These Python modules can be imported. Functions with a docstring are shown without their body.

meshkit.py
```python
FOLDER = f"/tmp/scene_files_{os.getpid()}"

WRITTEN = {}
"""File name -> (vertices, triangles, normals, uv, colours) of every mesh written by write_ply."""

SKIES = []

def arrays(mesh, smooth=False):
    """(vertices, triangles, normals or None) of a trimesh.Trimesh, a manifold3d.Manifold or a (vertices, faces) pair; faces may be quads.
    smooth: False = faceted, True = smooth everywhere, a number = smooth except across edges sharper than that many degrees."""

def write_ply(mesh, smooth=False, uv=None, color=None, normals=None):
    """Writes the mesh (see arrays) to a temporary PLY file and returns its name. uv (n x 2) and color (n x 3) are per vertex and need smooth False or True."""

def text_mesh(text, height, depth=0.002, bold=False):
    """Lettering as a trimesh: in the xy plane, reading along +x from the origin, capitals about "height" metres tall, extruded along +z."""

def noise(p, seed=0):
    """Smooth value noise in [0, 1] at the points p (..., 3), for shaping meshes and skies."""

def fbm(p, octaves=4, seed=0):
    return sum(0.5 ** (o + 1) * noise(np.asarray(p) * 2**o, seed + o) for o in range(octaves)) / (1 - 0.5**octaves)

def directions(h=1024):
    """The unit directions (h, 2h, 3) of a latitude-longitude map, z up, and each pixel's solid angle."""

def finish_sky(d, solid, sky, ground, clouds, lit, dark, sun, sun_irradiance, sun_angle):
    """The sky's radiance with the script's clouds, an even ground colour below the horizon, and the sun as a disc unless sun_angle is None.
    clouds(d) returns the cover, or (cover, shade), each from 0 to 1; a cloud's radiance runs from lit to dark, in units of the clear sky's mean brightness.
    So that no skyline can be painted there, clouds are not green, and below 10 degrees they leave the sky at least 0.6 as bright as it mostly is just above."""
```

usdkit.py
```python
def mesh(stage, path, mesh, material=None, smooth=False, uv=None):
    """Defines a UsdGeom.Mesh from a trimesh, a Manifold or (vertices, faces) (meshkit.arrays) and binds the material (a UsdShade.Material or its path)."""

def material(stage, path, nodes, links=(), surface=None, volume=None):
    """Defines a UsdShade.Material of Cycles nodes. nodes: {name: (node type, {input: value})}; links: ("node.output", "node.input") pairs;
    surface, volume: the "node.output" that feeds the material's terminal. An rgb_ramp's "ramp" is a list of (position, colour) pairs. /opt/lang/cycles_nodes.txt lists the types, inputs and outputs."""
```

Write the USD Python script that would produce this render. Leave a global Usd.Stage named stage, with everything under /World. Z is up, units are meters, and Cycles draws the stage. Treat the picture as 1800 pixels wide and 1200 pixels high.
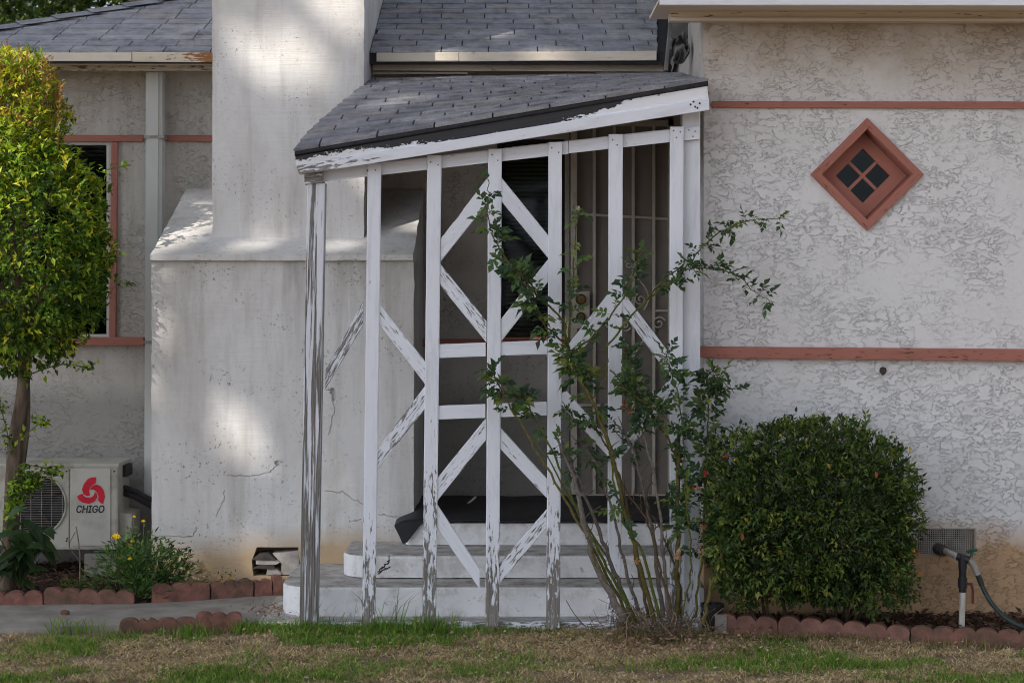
import math, random, numpy as np, trimesh, manifold3d as m3, shapely.geometry as sg, shapely.ops as so
import usdkit, meshkit
from pxr import Usd, UsdGeom, UsdLux, UsdShade, Sdf, Gf, Vt

stage = Usd.Stage.CreateInMemory()
UsdGeom.SetStageUpAxis(stage, 'Z')
UsdGeom.Xform.Define(stage, '/World')
rng = np.random.default_rng(7)
random.seed(7)

# ---------------------------------------------------------------- camera, sky, sun
F, H, HZ = 3237.0, 1.538, 505.0          # focal length in photo pixels, eye height, horizon row
cam = UsdGeom.Camera.Define(stage, '/World/camera')
cam.AddTranslateOp().Set(Gf.Vec3d(0, 0, H))
cam.AddRotateXOp().Set(90)
cam.CreateHorizontalApertureAttr(36.0)
cam.CreateFocalLengthAttr(36.0 * F / 1800)
cam.CreateVerticalApertureOffsetAttr(-(600 - HZ) / 1800 * 36)
cam.CreateFStopAttr(6.3)
cam.CreateFocusDistanceAttr(8.5)
cam.CreateExposureAttr(0.56)
SUN_AZ, SUN_EL = math.radians(46), math.radians(35)      # left of the view's back direction, height
SUN = np.array([-math.sin(SUN_AZ) * math.cos(SUN_EL), -math.cos(SUN_AZ) * math.cos(SUN_EL), math.sin(SUN_EL)])
dome = UsdLux.DomeLight.Define(stage, '/World/sky')
dome.GetPrim().SetCustomDataByKey('kind', 'structure')
skym = usdkit.material(stage, '/World/Looks/sky', {
    'tc': ('texture_coordinate', {}),
    'sky': ('sky_texture', {'sky_type': 'single_scattering', 'sun_disc': False, 'sun_elevation': SUN_EL,
                            'sun_rotation': math.atan2(SUN[0], SUN[1]), 'aerosol_density': 2.0}),
    'bw': ('rgb_to_bw', {}), 'cc': ('combine_color', {}),
    'lift': ('mix_color', {'blend_type': 'multiply', 'fac': 1.0, 'b': (1.16, 1.22, 1.36), 'use_clamp': False}),
    'n': ('noise_texture', {'scale': 2.2, 'detail': 6.0, 'roughness': 0.55}),
    'r': ('map_range', {'from_min': 0.30, 'from_max': 0.52, 'clamp': True}),
    'mix': ('mix_color', {'use_clamp': False}),
    'bg': ('background_shader', {'strength': 0.11})},
    [('tc.generated', 'n.vector'), ('n.fac', 'r.value'), ('sky.color', 'bw.color'), ('bw.val', 'cc.r'), ('bw.val', 'cc.g'), ('bw.val', 'cc.b'),
     ('cc.color', 'lift.a'), ('r.result', 'mix.fac'), ('sky.color', 'mix.a'), ('lift.result', 'mix.b'), ('mix.result', 'bg.color')], surface='bg.background')
UsdShade.MaterialBindingAPI.Apply(dome.GetPrim()).Bind(skym)
sun = UsdLux.DistantLight.Define(stage, '/World/sun')
sun.CreateIntensityAttr(1.0)
sun.CreateNormalizeAttr(True) if hasattr(sun, 'CreateNormalizeAttr') else None
sun.CreateAngleAttr(0.53)
sun.CreateColorAttr(Gf.Vec3f(1.0, 0.92, 0.82))
zax = Gf.Vec3d(*SUN); xax = Gf.Cross(Gf.Vec3d(0, 0, 1), zax).GetNormalized(); yax = Gf.Cross(zax, xax)
sun.AddTransformOp().Set(Gf.Matrix4d(*xax, 0, *yax, 0, *zax, 0, 0, 0, 0, 1))

# ---------------------------------------------------------------- helpers
def W(px, py, D):
    """The point at distance D that the photograph shows at (px, py)."""
    return np.array([(px - 900) * D / F, D, H + (HZ - py) * D / F])
def X(px, D): return (px - 900) * D / F
def Z(py, D): return H + (HZ - py) * D / F

used = {}
def path_for(name, parent):
    base = (str(parent.GetPath()) if parent is not None else '/World') + '/' + name
    n = used.get(base, 0); used[base] = n + 1
    return base if n == 0 else f'{base}_{n:03d}'
def tag(prim, label=None, cat=None, group=None, kind=None):
    for k, v in (('label', label), ('category', cat), ('group', group), ('kind', kind)):
        if v: prim.SetCustomDataByKey(k, v)
    return prim
def thing(name, label, cat, group=None, kind=None, loc=None):
    x = UsdGeom.Xform.Define(stage, path_for(name, None))
    return tag(x.GetPrim(), label, cat, group, kind)
def obj(name, mesh, mat, parent=None, smooth=False, tint=None, attrs=None, **kw):
    if isinstance(mesh, MB): tint, attrs, mesh = mesh.tint() if tint is None else tint, mesh.attrs() if attrs is None else attrs, mesh.vf()
    m = usdkit.mesh(stage, path_for(name, parent), mesh, mat, smooth=smooth)
    pv = UsdGeom.PrimvarsAPI(m)
    if tint is not None:
        pv.CreatePrimvar('tint', Sdf.ValueTypeNames.Color3fArray, 'vertex').Set(Vt.Vec3fArray.FromNumpy(np.asarray(tint, np.float32)))
    if attrs is not None:
        gc, wear = attrs
        pv.CreatePrimvar('gc', Sdf.ValueTypeNames.Float3Array, 'vertex').Set(Vt.Vec3fArray.FromNumpy(np.asarray(gc, np.float32)))
        pv.CreatePrimvar('wear', Sdf.ValueTypeNames.FloatArray, 'vertex').Set(Vt.FloatArray.FromNumpy(np.asarray(wear, np.float32)))
    return tag(m.GetPrim(), **kw)

class MB:
    """Collects shapes into one mesh."""
    def __init__(s): s.v, s.f, s.t, s.g, s.w, s.n = [], [], [], [], [], 0
    def add(s, v, f, tint=None, gc=None, wear=None):
        v = np.asarray(v, float); f = np.asarray(f, int)
        if f.shape[1] == 4: f = np.vstack([f[:, [0, 1, 2]], f[:, [0, 2, 3]]])
        s.v.append(v); s.f.append(f + s.n); s.n += len(v)
        if tint is not None: s.t.append(np.broadcast_to(np.asarray(tint, float), (len(v), 3)))
        if gc is not None: s.g.append(gc); s.w.append(wear)
        return s
    def mesh(s, m, tint=None): return s.add(m.vertices, m.faces, tint)
    def box(s, a, b, tint=None):
        a, b = np.minimum(a, b), np.maximum(a, b)
        m = trimesh.creation.box(extents=b - a); m.apply_translation((a + b) / 2); return s.mesh(m, tint)
    def tube(s, pts, r, k=6, tint=None, cap=True):
        v, f = tube(pts, r, k, cap); return s.add(v, f, tint)
    def vf(s): return np.vstack(s.v), np.vstack(s.f)
    def tint(s): return np.vstack(s.t) if s.t else None
    def attrs(s): return (np.vstack(s.g), np.concatenate(s.w)) if s.g else None

def tube(pts, r, k=6, cap=True):
    pts = np.asarray(pts, float); n = len(pts); r = np.broadcast_to(np.asarray(r, float), (n,))
    t = np.gradient(pts, axis=0); t /= np.linalg.norm(t, axis=1, keepdims=True) + 1e-12
    u = np.cross(t[0], [0.3, 0.2, 1.0]);
    if np.linalg.norm(u) < 1e-3: u = np.cross(t[0], [1, 0, 0])
    u /= np.linalg.norm(u); V = []
    a = np.arange(k) / k * 2 * np.pi
    for i in range(n):
        u = u - t[i] * (u @ t[i]); u /= np.linalg.norm(u) + 1e-12; w = np.cross(t[i], u)
        V.append(pts[i] + r[i] * (np.cos(a)[:, None] * u + np.sin(a)[:, None] * w))
    V = np.vstack(V); Fc = []
    for i in range(n - 1):
        for j in range(k):
            p, q = i * k + j, i * k + (j + 1) % k
            Fc += [(p, q, q + k), (p, q + k, p + k)]
    if cap:
        V = np.vstack([V, pts[0], pts[-1]]); c0, c1 = n * k, n * k + 1
        for j in range(k):
            Fc += [(c0, (j + 1) % k, j), (c1, (n - 1) * k + j, (n - 1) * k + (j + 1) % k)]
    return V, np.array(Fc)
def curve(pts, n=6):
    """Smooth curve through the points (Catmull-Rom)."""
    p = np.asarray(pts, float); q = np.vstack([2 * p[0] - p[1], p, 2 * p[-1] - p[-2]]); out = []
    for i in range(1, len(q) - 2):
        t = np.linspace(0, 1, n, endpoint=False)[:, None]
        a, b, c, d = q[i - 1], q[i], q[i + 1], q[i + 2]
        out.append(0.5 * ((2 * b) + (c - a) * t + (2 * a - 5 * b + 4 * c - d) * t**2 + (3 * b - a - 3 * c + d) * t**3))
    return np.vstack(out + [p[-1:]])
def box_mesh(a, b):
    a, b = np.minimum(a, b), np.maximum(a, b)
    m = trimesh.creation.box(extents=np.subtract(b, a)); m.apply_translation((np.add(a, b)) / 2); return m
def prism_xz(poly, D0, D1):
    """A polygon in (x, z), as depth from D0 to D1."""
    m = trimesh.creation.extrude_polygon(poly, D1 - D0, engine='earcut')
    v = m.vertices; m.vertices = np.c_[v[:, 0], D0 + v[:, 2], v[:, 1]]; m.invert(); m.fix_normals(); return m
def prism_plan(poly, z0, z1):
    m = trimesh.creation.extrude_polygon(poly, z1 - z0, engine='earcut'); m.apply_translation([0, 0, z0]); return m
def rect(x0, z0, x1, z1): return sg.box(min(x0, x1), min(z0, z1), max(x0, x1), max(z0, z1))
def manifold(m): return m3.Manifold(m3.Mesh(np.asarray(m.vertices, np.float32), np.asarray(m.faces, np.uint32)))
def rough(man, step, amp, scale, seed=0):
    """Refined and pushed about by noise, as hand-laid plaster or cast concrete is."""
    man = man.refine_to_length(step); me = man.to_mesh()
    v, f = np.array(me.vert_properties[:, :3], float), np.array(me.tri_verts)
    off = np.stack([meshkit.fbm(v * scale, 3, seed + k) - 0.5 for k in range(3)], 1)
    return v + off * 2 * amp, f

def leaves(P, Dv, Nv, L, Wd, fold=0.25, droop=0.15):
    """Many leaves in one go: base P, direction Dv, face normal Nv, length L, width Wd. Five corners and four faces each."""
    n = len(P); Dv = Dv / (np.linalg.norm(Dv, axis=1, keepdims=True) + 1e-9)
    S = np.cross(Dv, Nv); S /= np.linalg.norm(S, axis=1, keepdims=True) + 1e-9
    N2 = np.cross(S, Dv); L = np.broadcast_to(L, n)[:, None]; Wd = np.broadcast_to(Wd, n)[:, None]
    b = P; m = P + Dv * L * 0.45; t = P + Dv * L - N2 * L * droop
    l = m + S * Wd / 2 + N2 * Wd * fold; r = m - S * Wd / 2 + N2 * Wd * fold
    V = np.stack([b, m, t, l, r], 1).reshape(-1, 3)
    f0 = np.array([(0, 3, 1), (3, 2, 1), (0, 1, 4), (1, 2, 4)])
    return V, (np.arange(n)[:, None, None] * 5 + f0).reshape(-1, 3)
def unit(v): return v / (np.linalg.norm(v, axis=-1, keepdims=True) + 1e-9)
def rand_dirs(n): return unit(rng.normal(size=(n, 3)))
def pick(cols, n, probs=None, jit=0.15):
    c = np.array(cols, float)[rng.choice(len(cols), n, p=probs)]
    return np.clip(c * (1 + rng.normal(0, jit, (n, 1))), 0.003, 0.9)

# ---------------------------------------------------------------- materials
def M(name, nodes, links, surface='p.BSDF'): return usdkit.material(stage, '/World/Looks/' + name, nodes, links, surface=surface)

def plaster(name, base, dirt_and_shade, lace, lace_scale=15.0, stain=0.5, low=None, low_z=0.4, brush=0.0, pits=0.5, depth=0.008, top=None, top_z=2.4, streak=0.0, streak_z=1.66, ledge=0.28, flat=(0.36, 0.60)):
    n = {'g': ('geometry', {}), 'x': ('separate_xyz', {}),
         'lm': ('mapping', {'scale': (0.85, 0.85, 1.5)}),
         'ln': ('noise_texture', {'scale': lace_scale, 'detail': 9.0, 'roughness': 0.68, 'distortion': 0.12}),
         'lr': ('rgb_ramp', {'ramp': [(0.0, (0, 0, 0)), (0.485, (0, 0, 0)), (0.505, (1, 1, 1)), (0.56, (0.62, 0.62, 0.62)), (0.72, (0.25, 0.25, 0.25)), (1.0, (0.2, 0.2, 0.2))]}),
         'l2': ('noise_texture', {'scale': lace_scale * 1.9, 'detail': 7.0, 'roughness': 0.68, 'distortion': 0.15}), 'l3': ('map_range', {'from_min': 0.49, 'from_max': 0.54, 'to_max': 0.10, 'clamp': True}), 'l4': ('math', {'math_type': 'add'}),
         # where the trowel left the coat rough and where it was smoothed flat
         'rn': ('noise_texture', {'scale': 3.0, 'detail': 6.0, 'roughness': 0.72, 'distortion': 0.3}), 'rr': ('map_range', {'from_min': flat[0], 'from_max': flat[1], 'to_min': 0.10, 'to_max': 1.0, 'clamp': True}), 'lm2': ('math', {'math_type': 'multiply'}),
         'fn': ('noise_texture', {'scale': 95.0, 'detail': 3.0, 'roughness': 0.6}),
         'bm': ('mapping', {'scale': (4, 4, 60)}), 'bn': ('noise_texture', {'scale': 1.0, 'detail': 5.0, 'roughness': 0.65}),
         'h1': ('math', {'math_type': 'multiply', 'value2': lace}), 'h2': ('math', {'math_type': 'multiply_add', 'value2': 0.13}),
         'h3': ('math', {'math_type': 'multiply_add', 'value2': brush}),
         'bump': ('bump', {'distance': depth, 'strength': 1.0}),
         # shadow under the lips of the rough coat, painted as thin dark lines
         'e1': ('math', {'math_type': 'subtract', 'value2': 0.494}), 'e2': ('math', {'math_type': 'absolute'}),
         'e3': ('map_range', {'from_min': 0.0, 'from_max': 0.007, 'to_min': ledge, 'to_max': 0.0, 'clamp': True}),
         'en': ('noise_texture', {'scale': 26.0, 'detail': 4.0}), 'er': ('map_range', {'from_min': 0.48, 'from_max': 0.60, 'to_min': 0.05, 'clamp': True}), 'e4': ('math', {'math_type': 'multiply'}), 'e5': ('math', {'math_type': 'multiply'}),
         'sm': ('mapping', {'scale': (2.2, 2.2, 1.2)}), 'sn': ('noise_texture', {'scale': 1.0, 'detail': 8.0, 'roughness': 0.7, 'distortion': 0.3}),
         'sr': ('map_range', {'from_min': 0.42, 'from_max': 0.70, 'to_max': stain, 'clamp': True}),
         'vm': ('mapping', {'scale': (11, 11, 1.0)}), 'vn': ('noise_texture', {'scale': 1.0, 'detail': 6.0, 'roughness': 0.65}),
         'vr': ('map_range', {'from_min': 0.50, 'from_max': 0.75, 'to_max': stain * 0.8, 'clamp': True}),
         'pn': ('noise_texture', {'scale': 55.0, 'detail': 4.0, 'roughness': 0.7}), 'pr': ('map_range', {'from_min': 0.585, 'from_max': 0.66, 'to_max': pits, 'clamp': True}),
         'pz': ('noise_texture', {'scale': 3.5, 'detail': 4.0, 'roughness': 0.6}), 'pzr': ('map_range', {'from_min': 0.46, 'from_max': 0.62, 'to_min': 0.06, 'clamp': True}), 'pp': ('math', {'math_type': 'multiply'}),
         'c1': ('mix_color', {'a': base, 'b': dirt_and_shade}), 'c2': ('mix_color', {'b': tuple(0.72 * d for d in dirt_and_shade)}), 'c3': ('mix_color', {'b': tuple(0.42 * d for d in dirt_and_shade)}),
         'c4': ('mix_color', {'b': tuple(0.33 * d for d in dirt_and_shade)}),
         'zn': ('math', {'math_type': 'multiply_add', 'value2': 0.32}),
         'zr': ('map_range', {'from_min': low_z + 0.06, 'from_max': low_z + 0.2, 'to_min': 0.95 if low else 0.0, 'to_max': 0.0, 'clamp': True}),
         'c5': ('mix_color', {'b': low or dirt_and_shade}),
         'tr': ('map_range', {'from_min': top_z, 'from_max': top_z + 0.35, 'to_min': 0.0, 'to_max': 0.75 if top else 0.0, 'clamp': True}),
         'tn': ('noise_texture', {'scale': 5.0, 'detail': 6.0, 'roughness': 0.65}), 'tnr': ('map_range', {'from_min': 0.35, 'from_max': 0.6, 'clamp': True, 'to_min': 0.35}), 'tt': ('math', {'math_type': 'multiply'}),
         'c6': ('mix_color', {'b': top or dirt_and_shade}),
         # brown runs that water has drawn down from the ledge
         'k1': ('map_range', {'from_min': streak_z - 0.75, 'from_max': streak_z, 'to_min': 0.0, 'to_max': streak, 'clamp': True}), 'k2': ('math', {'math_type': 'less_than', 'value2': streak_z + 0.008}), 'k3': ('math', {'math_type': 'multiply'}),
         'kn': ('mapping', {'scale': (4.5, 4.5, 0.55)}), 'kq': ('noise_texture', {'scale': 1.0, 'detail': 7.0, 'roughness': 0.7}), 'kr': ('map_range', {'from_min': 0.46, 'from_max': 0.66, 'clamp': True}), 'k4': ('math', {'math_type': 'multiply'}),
         'c7': ('mix_color', {'b': tuple(0.6 * d for d in dirt_and_shade)}),
         'p': ('principled_bsdf', {'roughness': 0.92, 'specular_ior_level': 0.2})}
    l = [('g.position', 'lm.vector'), ('lm.vector', 'ln.vector'), ('ln.fac', 'lr.fac'), ('g.position', 'fn.vector'), ('g.position', 'bm.vector'), ('bm.vector', 'bn.vector'),
         ('g.position', 'rn.vector'), ('rn.fac', 'rr.value'), ('l4.value', 'lm2.value1'), ('rr.result', 'lm2.value2'), ('lm.vector', 'l2.vector'), ('l2.fac', 'l3.value'), ('lr.color', 'l4.value1'), ('l3.result', 'l4.value2'),
         ('lm2.value', 'h1.value1'), ('fn.fac', 'h2.value1'), ('h1.value', 'h2.value3'), ('bn.fac', 'h3.value1'), ('h2.value', 'h3.value3'), ('h3.value', 'bump.height'), ('bump.normal', 'p.normal'),
         ('ln.fac', 'e1.value1'), ('e1.value', 'e2.value1'), ('e2.value', 'e3.value'), ('g.position', 'en.vector'), ('en.fac', 'er.value'), ('e3.result', 'e4.value1'), ('er.result', 'e4.value2'), ('e4.value', 'e5.value1'), ('rr.result', 'e5.value2'),
         ('g.position', 'sm.vector'), ('sm.vector', 'sn.vector'), ('sn.fac', 'sr.value'), ('g.position', 'vm.vector'), ('vm.vector', 'vn.vector'), ('vn.fac', 'vr.value'),
         ('g.position', 'pn.vector'), ('pn.fac', 'pr.value'), ('g.position', 'pz.vector'), ('pz.fac', 'pzr.value'), ('pr.result', 'pp.value1'), ('pzr.result', 'pp.value2'),
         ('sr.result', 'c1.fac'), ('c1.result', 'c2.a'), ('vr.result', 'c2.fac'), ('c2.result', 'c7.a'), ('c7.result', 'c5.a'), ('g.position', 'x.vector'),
         ('x.z', 'k1.value'), ('x.z', 'k2.value1'), ('k1.result', 'k3.value1'), ('k2.value', 'k3.value2'), ('g.position', 'kn.vector'), ('kn.vector', 'kq.vector'), ('kq.fac', 'kr.value'), ('k3.value', 'k4.value1'), ('kr.result', 'k4.value2'), ('k4.value', 'c7.fac'),
         ('sn.fac', 'zn.value1'), ('x.z', 'zn.value3'), ('zn.value', 'zr.value'), ('zr.result', 'c5.fac'), ('x.z', 'tr.value'), ('g.position', 'tn.vector'), ('tn.fac', 'tnr.value'), ('tr.result', 'tt.value1'), ('tnr.result', 'tt.value2'),
         ('c5.result', 'c6.a'), ('tt.value', 'c6.fac'), ('c6.result', 'c3.a'), ('e5.value', 'c3.fac'), ('c3.result', 'c4.a'), ('pp.value', 'c4.fac'), ('c4.result', 'p.base_color')]
    return M(name, n, l)
# the wing
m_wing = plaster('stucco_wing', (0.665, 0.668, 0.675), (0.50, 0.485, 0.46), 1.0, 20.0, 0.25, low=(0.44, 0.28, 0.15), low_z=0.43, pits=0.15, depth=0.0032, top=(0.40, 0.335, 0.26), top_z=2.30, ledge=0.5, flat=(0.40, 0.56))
m_back = plaster('stucco_back', (0.47, 0.45, 0.42), (0.32, 0.28, 0.235), 0.8, 20.0, 0.6, low=(0.29, 0.28, 0.26), low_z=0.98, pits=0.7, depth=0.003, ledge=0.35, flat=(0.46, 0.62))  # low darkens the lower wall: tree shade put into the colour, plus mildew
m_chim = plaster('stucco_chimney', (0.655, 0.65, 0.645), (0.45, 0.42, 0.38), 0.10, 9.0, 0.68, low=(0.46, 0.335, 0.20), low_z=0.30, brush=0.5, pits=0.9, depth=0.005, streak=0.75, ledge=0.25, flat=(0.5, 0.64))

def painted(name, paint, wood, wood2, rough_=0.6, s1=(19, 95, 95), s2=(6.5, 34, 34)):
    """Paint on weathered boards. The primvar wear says how much of it has peeled, gc runs along and across the board."""
    n = {'gc': ('attribute', {'attribute': 'gc'}), 'we': ('attribute', {'attribute': 'wear'}),
         'm1': ('mapping', {'scale': s1}), 'n1': ('noise_texture', {'scale': 1.0, 'detail': 5.0, 'roughness': 0.65}),
         'm2': ('mapping', {'scale': s2}), 'n2': ('noise_texture', {'scale': 1.0, 'detail': 4.0, 'roughness': 0.6}),
         'avg': ('math', {'math_type': 'multiply_add', 'value2': 1.5}), 'a2': ('math', {'math_type': 'multiply_add', 'value2': 1.0, 'value3': -0.75}), 'sum': ('math', {'math_type': 'add'}),
         'pk': ('map_range', {'from_min': 1.0, 'from_max': 1.05, 'clamp': True}),
         'm3': ('mapping', {'scale': (3, 160, 160)}), 'n3': ('noise_texture', {'scale': 1.0, 'detail': 4.0, 'roughness': 0.7}),
         'wr': ('rgb_ramp', {'ramp': [(0.3, wood2), (0.62, wood), (0.8, tuple(1.25 * c for c in wood))]}),
         'm4': ('mapping', {'scale': (3.5, 26, 26)}), 'n4': ('noise_texture', {'scale': 1.0, 'detail': 6.0, 'roughness': 0.7}),
         'dr': ('map_range', {'from_min': 0.5, 'from_max': 0.8, 'to_max': 0.7, 'clamp': True}),
         'pd': ('mix_color', {'a': paint, 'b': tuple(0.62 * c for c in paint)}),
         'mix': ('mix_color', {}), 'ht': ('math', {'math_type': 'multiply_add', 'value2': -1.0}), 'hs': ('math', {'math_type': 'multiply', 'value2': 0.25}),
         'bump': ('bump', {'distance': 0.003, 'strength': 0.8}),
         'p': ('principled_bsdf', {'roughness': rough_, 'specular_ior_level': 0.3})}
    l = [('gc.vector', f'm{i}.vector') for i in (1, 2, 3, 4)] + [(f'm{i}.vector', f'n{i}.vector') for i in (1, 2, 3, 4)] + [
        ('n2.fac', 'a2.value1'), ('n1.fac', 'avg.value1'), ('a2.value', 'avg.value3'), ('avg.value', 'sum.value1'), ('we.fac', 'sum.value2'), ('sum.value', 'pk.value'),
        ('n3.fac', 'wr.fac'), ('n4.fac', 'dr.value'), ('dr.result', 'pd.fac'), ('pd.result', 'mix.a'), ('wr.color', 'mix.b'), ('pk.result', 'mix.fac'), ('mix.result', 'p.base_color'),
        ('n3.fac', 'hs.value1'), ('pk.result', 'ht.value1'), ('hs.value', 'ht.value3'), ('ht.value', 'bump.height'), ('bump.normal', 'p.normal')]
    return M(name, n, l)
m_white = painted('white_paint_wood', (0.68, 0.705, 0.765), (0.27, 0.25, 0.23), (0.06, 0.053, 0.047))
m_dark = painted('dark_peeling_fascia', (0.70, 0.71, 0.735), (0.035, 0.035, 0.04), (0.02, 0.02, 0.022), s1=(40, 90, 90), s2=(14, 26, 26))
m_post = painted('weathered_post_wood', (0.62, 0.64, 0.69), (0.22, 0.205, 0.19), (0.035, 0.03, 0.028), s1=(2.2, 75, 75), s2=(0.8, 26, 26))
m_cream = painted('cream_paint_wood', (0.60, 0.545, 0.46), (0.24, 0.18, 0.12), (0.08, 0.06, 0.045))
m_rust = painted('rusty_fascia_wood', (0.57, 0.50, 0.40), (0.36, 0.15, 0.045), (0.14, 0.06, 0.03))
m_red = painted('terracotta_paint_wood', (0.345, 0.14, 0.105), (0.16, 0.075, 0.055), (0.05, 0.03, 0.025), 0.65, s1=(30, 110, 110), s2=(11, 40, 40))
m_brown = painted('brown_wood', (0.10, 0.068, 0.05), (0.075, 0.05, 0.04), (0.04, 0.03, 0.025), 0.8)

def simple(name, col, col2, scale=20.0, roughness=0.7, bump=0.0, stretch=(1, 1, 1), spec=0.3, metallic=0.0, detail=4.0, lo=0.35, hi=0.68, bscale=None):
    return M(name, {'g': ('geometry', {}), 'm': ('mapping', {'scale': stretch}), 'n': ('noise_texture', {'scale': scale, 'detail': detail, 'roughness': 0.62}),
                    'r': ('rgb_ramp', {'ramp': [(lo, col2), (hi, col)]}), 'bn': ('noise_texture', {'scale': bscale or scale * 3, 'detail': 3.0}), 'b': ('bump', {'distance': max(bump, 1e-5), 'strength': 0.8 if bump else 0.0}),
                    'p': ('principled_bsdf', {'roughness': roughness, 'specular_ior_level': spec, 'metallic': metallic})},
             [('g.position', 'm.vector'), ('m.vector', 'n.vector'), ('m.vector', 'bn.vector'), ('n.fac', 'r.fac'), ('r.color', 'p.base_color'), ('bn.fac', 'b.height'), ('b.normal', 'p.normal')])
def shingle_mat(name, c):
    return M(name, {'g': ('geometry', {}), 'n': ('noise_texture', {'scale': 420.0, 'detail': 2.0}), 'r': ('rgb_ramp', {'ramp': [(0.3, tuple(0.6 * x for x in c)), (0.7, tuple(1.35 * x for x in c))]}),
                    'n2': ('noise_texture', {'scale': 9.0, 'detail': 7.0, 'roughness': 0.72}), 'r2': ('rgb_ramp', {'ramp': [(0.3, (0.5, 0.5, 0.5)), (0.5, (0.95, 0.95, 0.95)), (0.7, (1.3, 1.28, 1.25))]}),
                    'mx': ('mix_color', {'blend_type': 'multiply', 'fac': 1.0, 'use_clamp': False}), 'b': ('bump', {'distance': 0.002, 'strength': 0.7}), 'p': ('principled_bsdf', {'roughness': 0.82, 'specular_ior_level': 0.35})},
             [('g.position', 'n.vector'), ('g.position', 'n2.vector'), ('n.fac', 'r.fac'), ('n2.fac', 'r2.fac'), ('r.color', 'mx.a'), ('r2.color', 'mx.b'), ('mx.result', 'p.base_color'), ('n.fac', 'b.height'), ('b.normal', 'p.normal')])
m_sh = [shingle_mat(f'shingle_tone_{n}', c) for n, c in zip(('slate', 'blue', 'pale', 'warm'), ((0.30, 0.308, 0.342), (0.265, 0.276, 0.315), (0.34, 0.345, 0.37), (0.31, 0.302, 0.318)))]
m_sd = [shingle_mat(f'dim_shingle_tone_{n}', c) for n, c in zip(('slate', 'blue', 'pale', 'warm'), ((0.255, 0.255, 0.28), (0.22, 0.222, 0.25), (0.30, 0.30, 0.315), (0.265, 0.252, 0.255)))]  # darker copy for the porch roof, its dimmer lighting put into the colour
m_deck = simple('roof_felt', (0.03, 0.03, 0.034), (0.015, 0.015, 0.017), 30)
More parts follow.
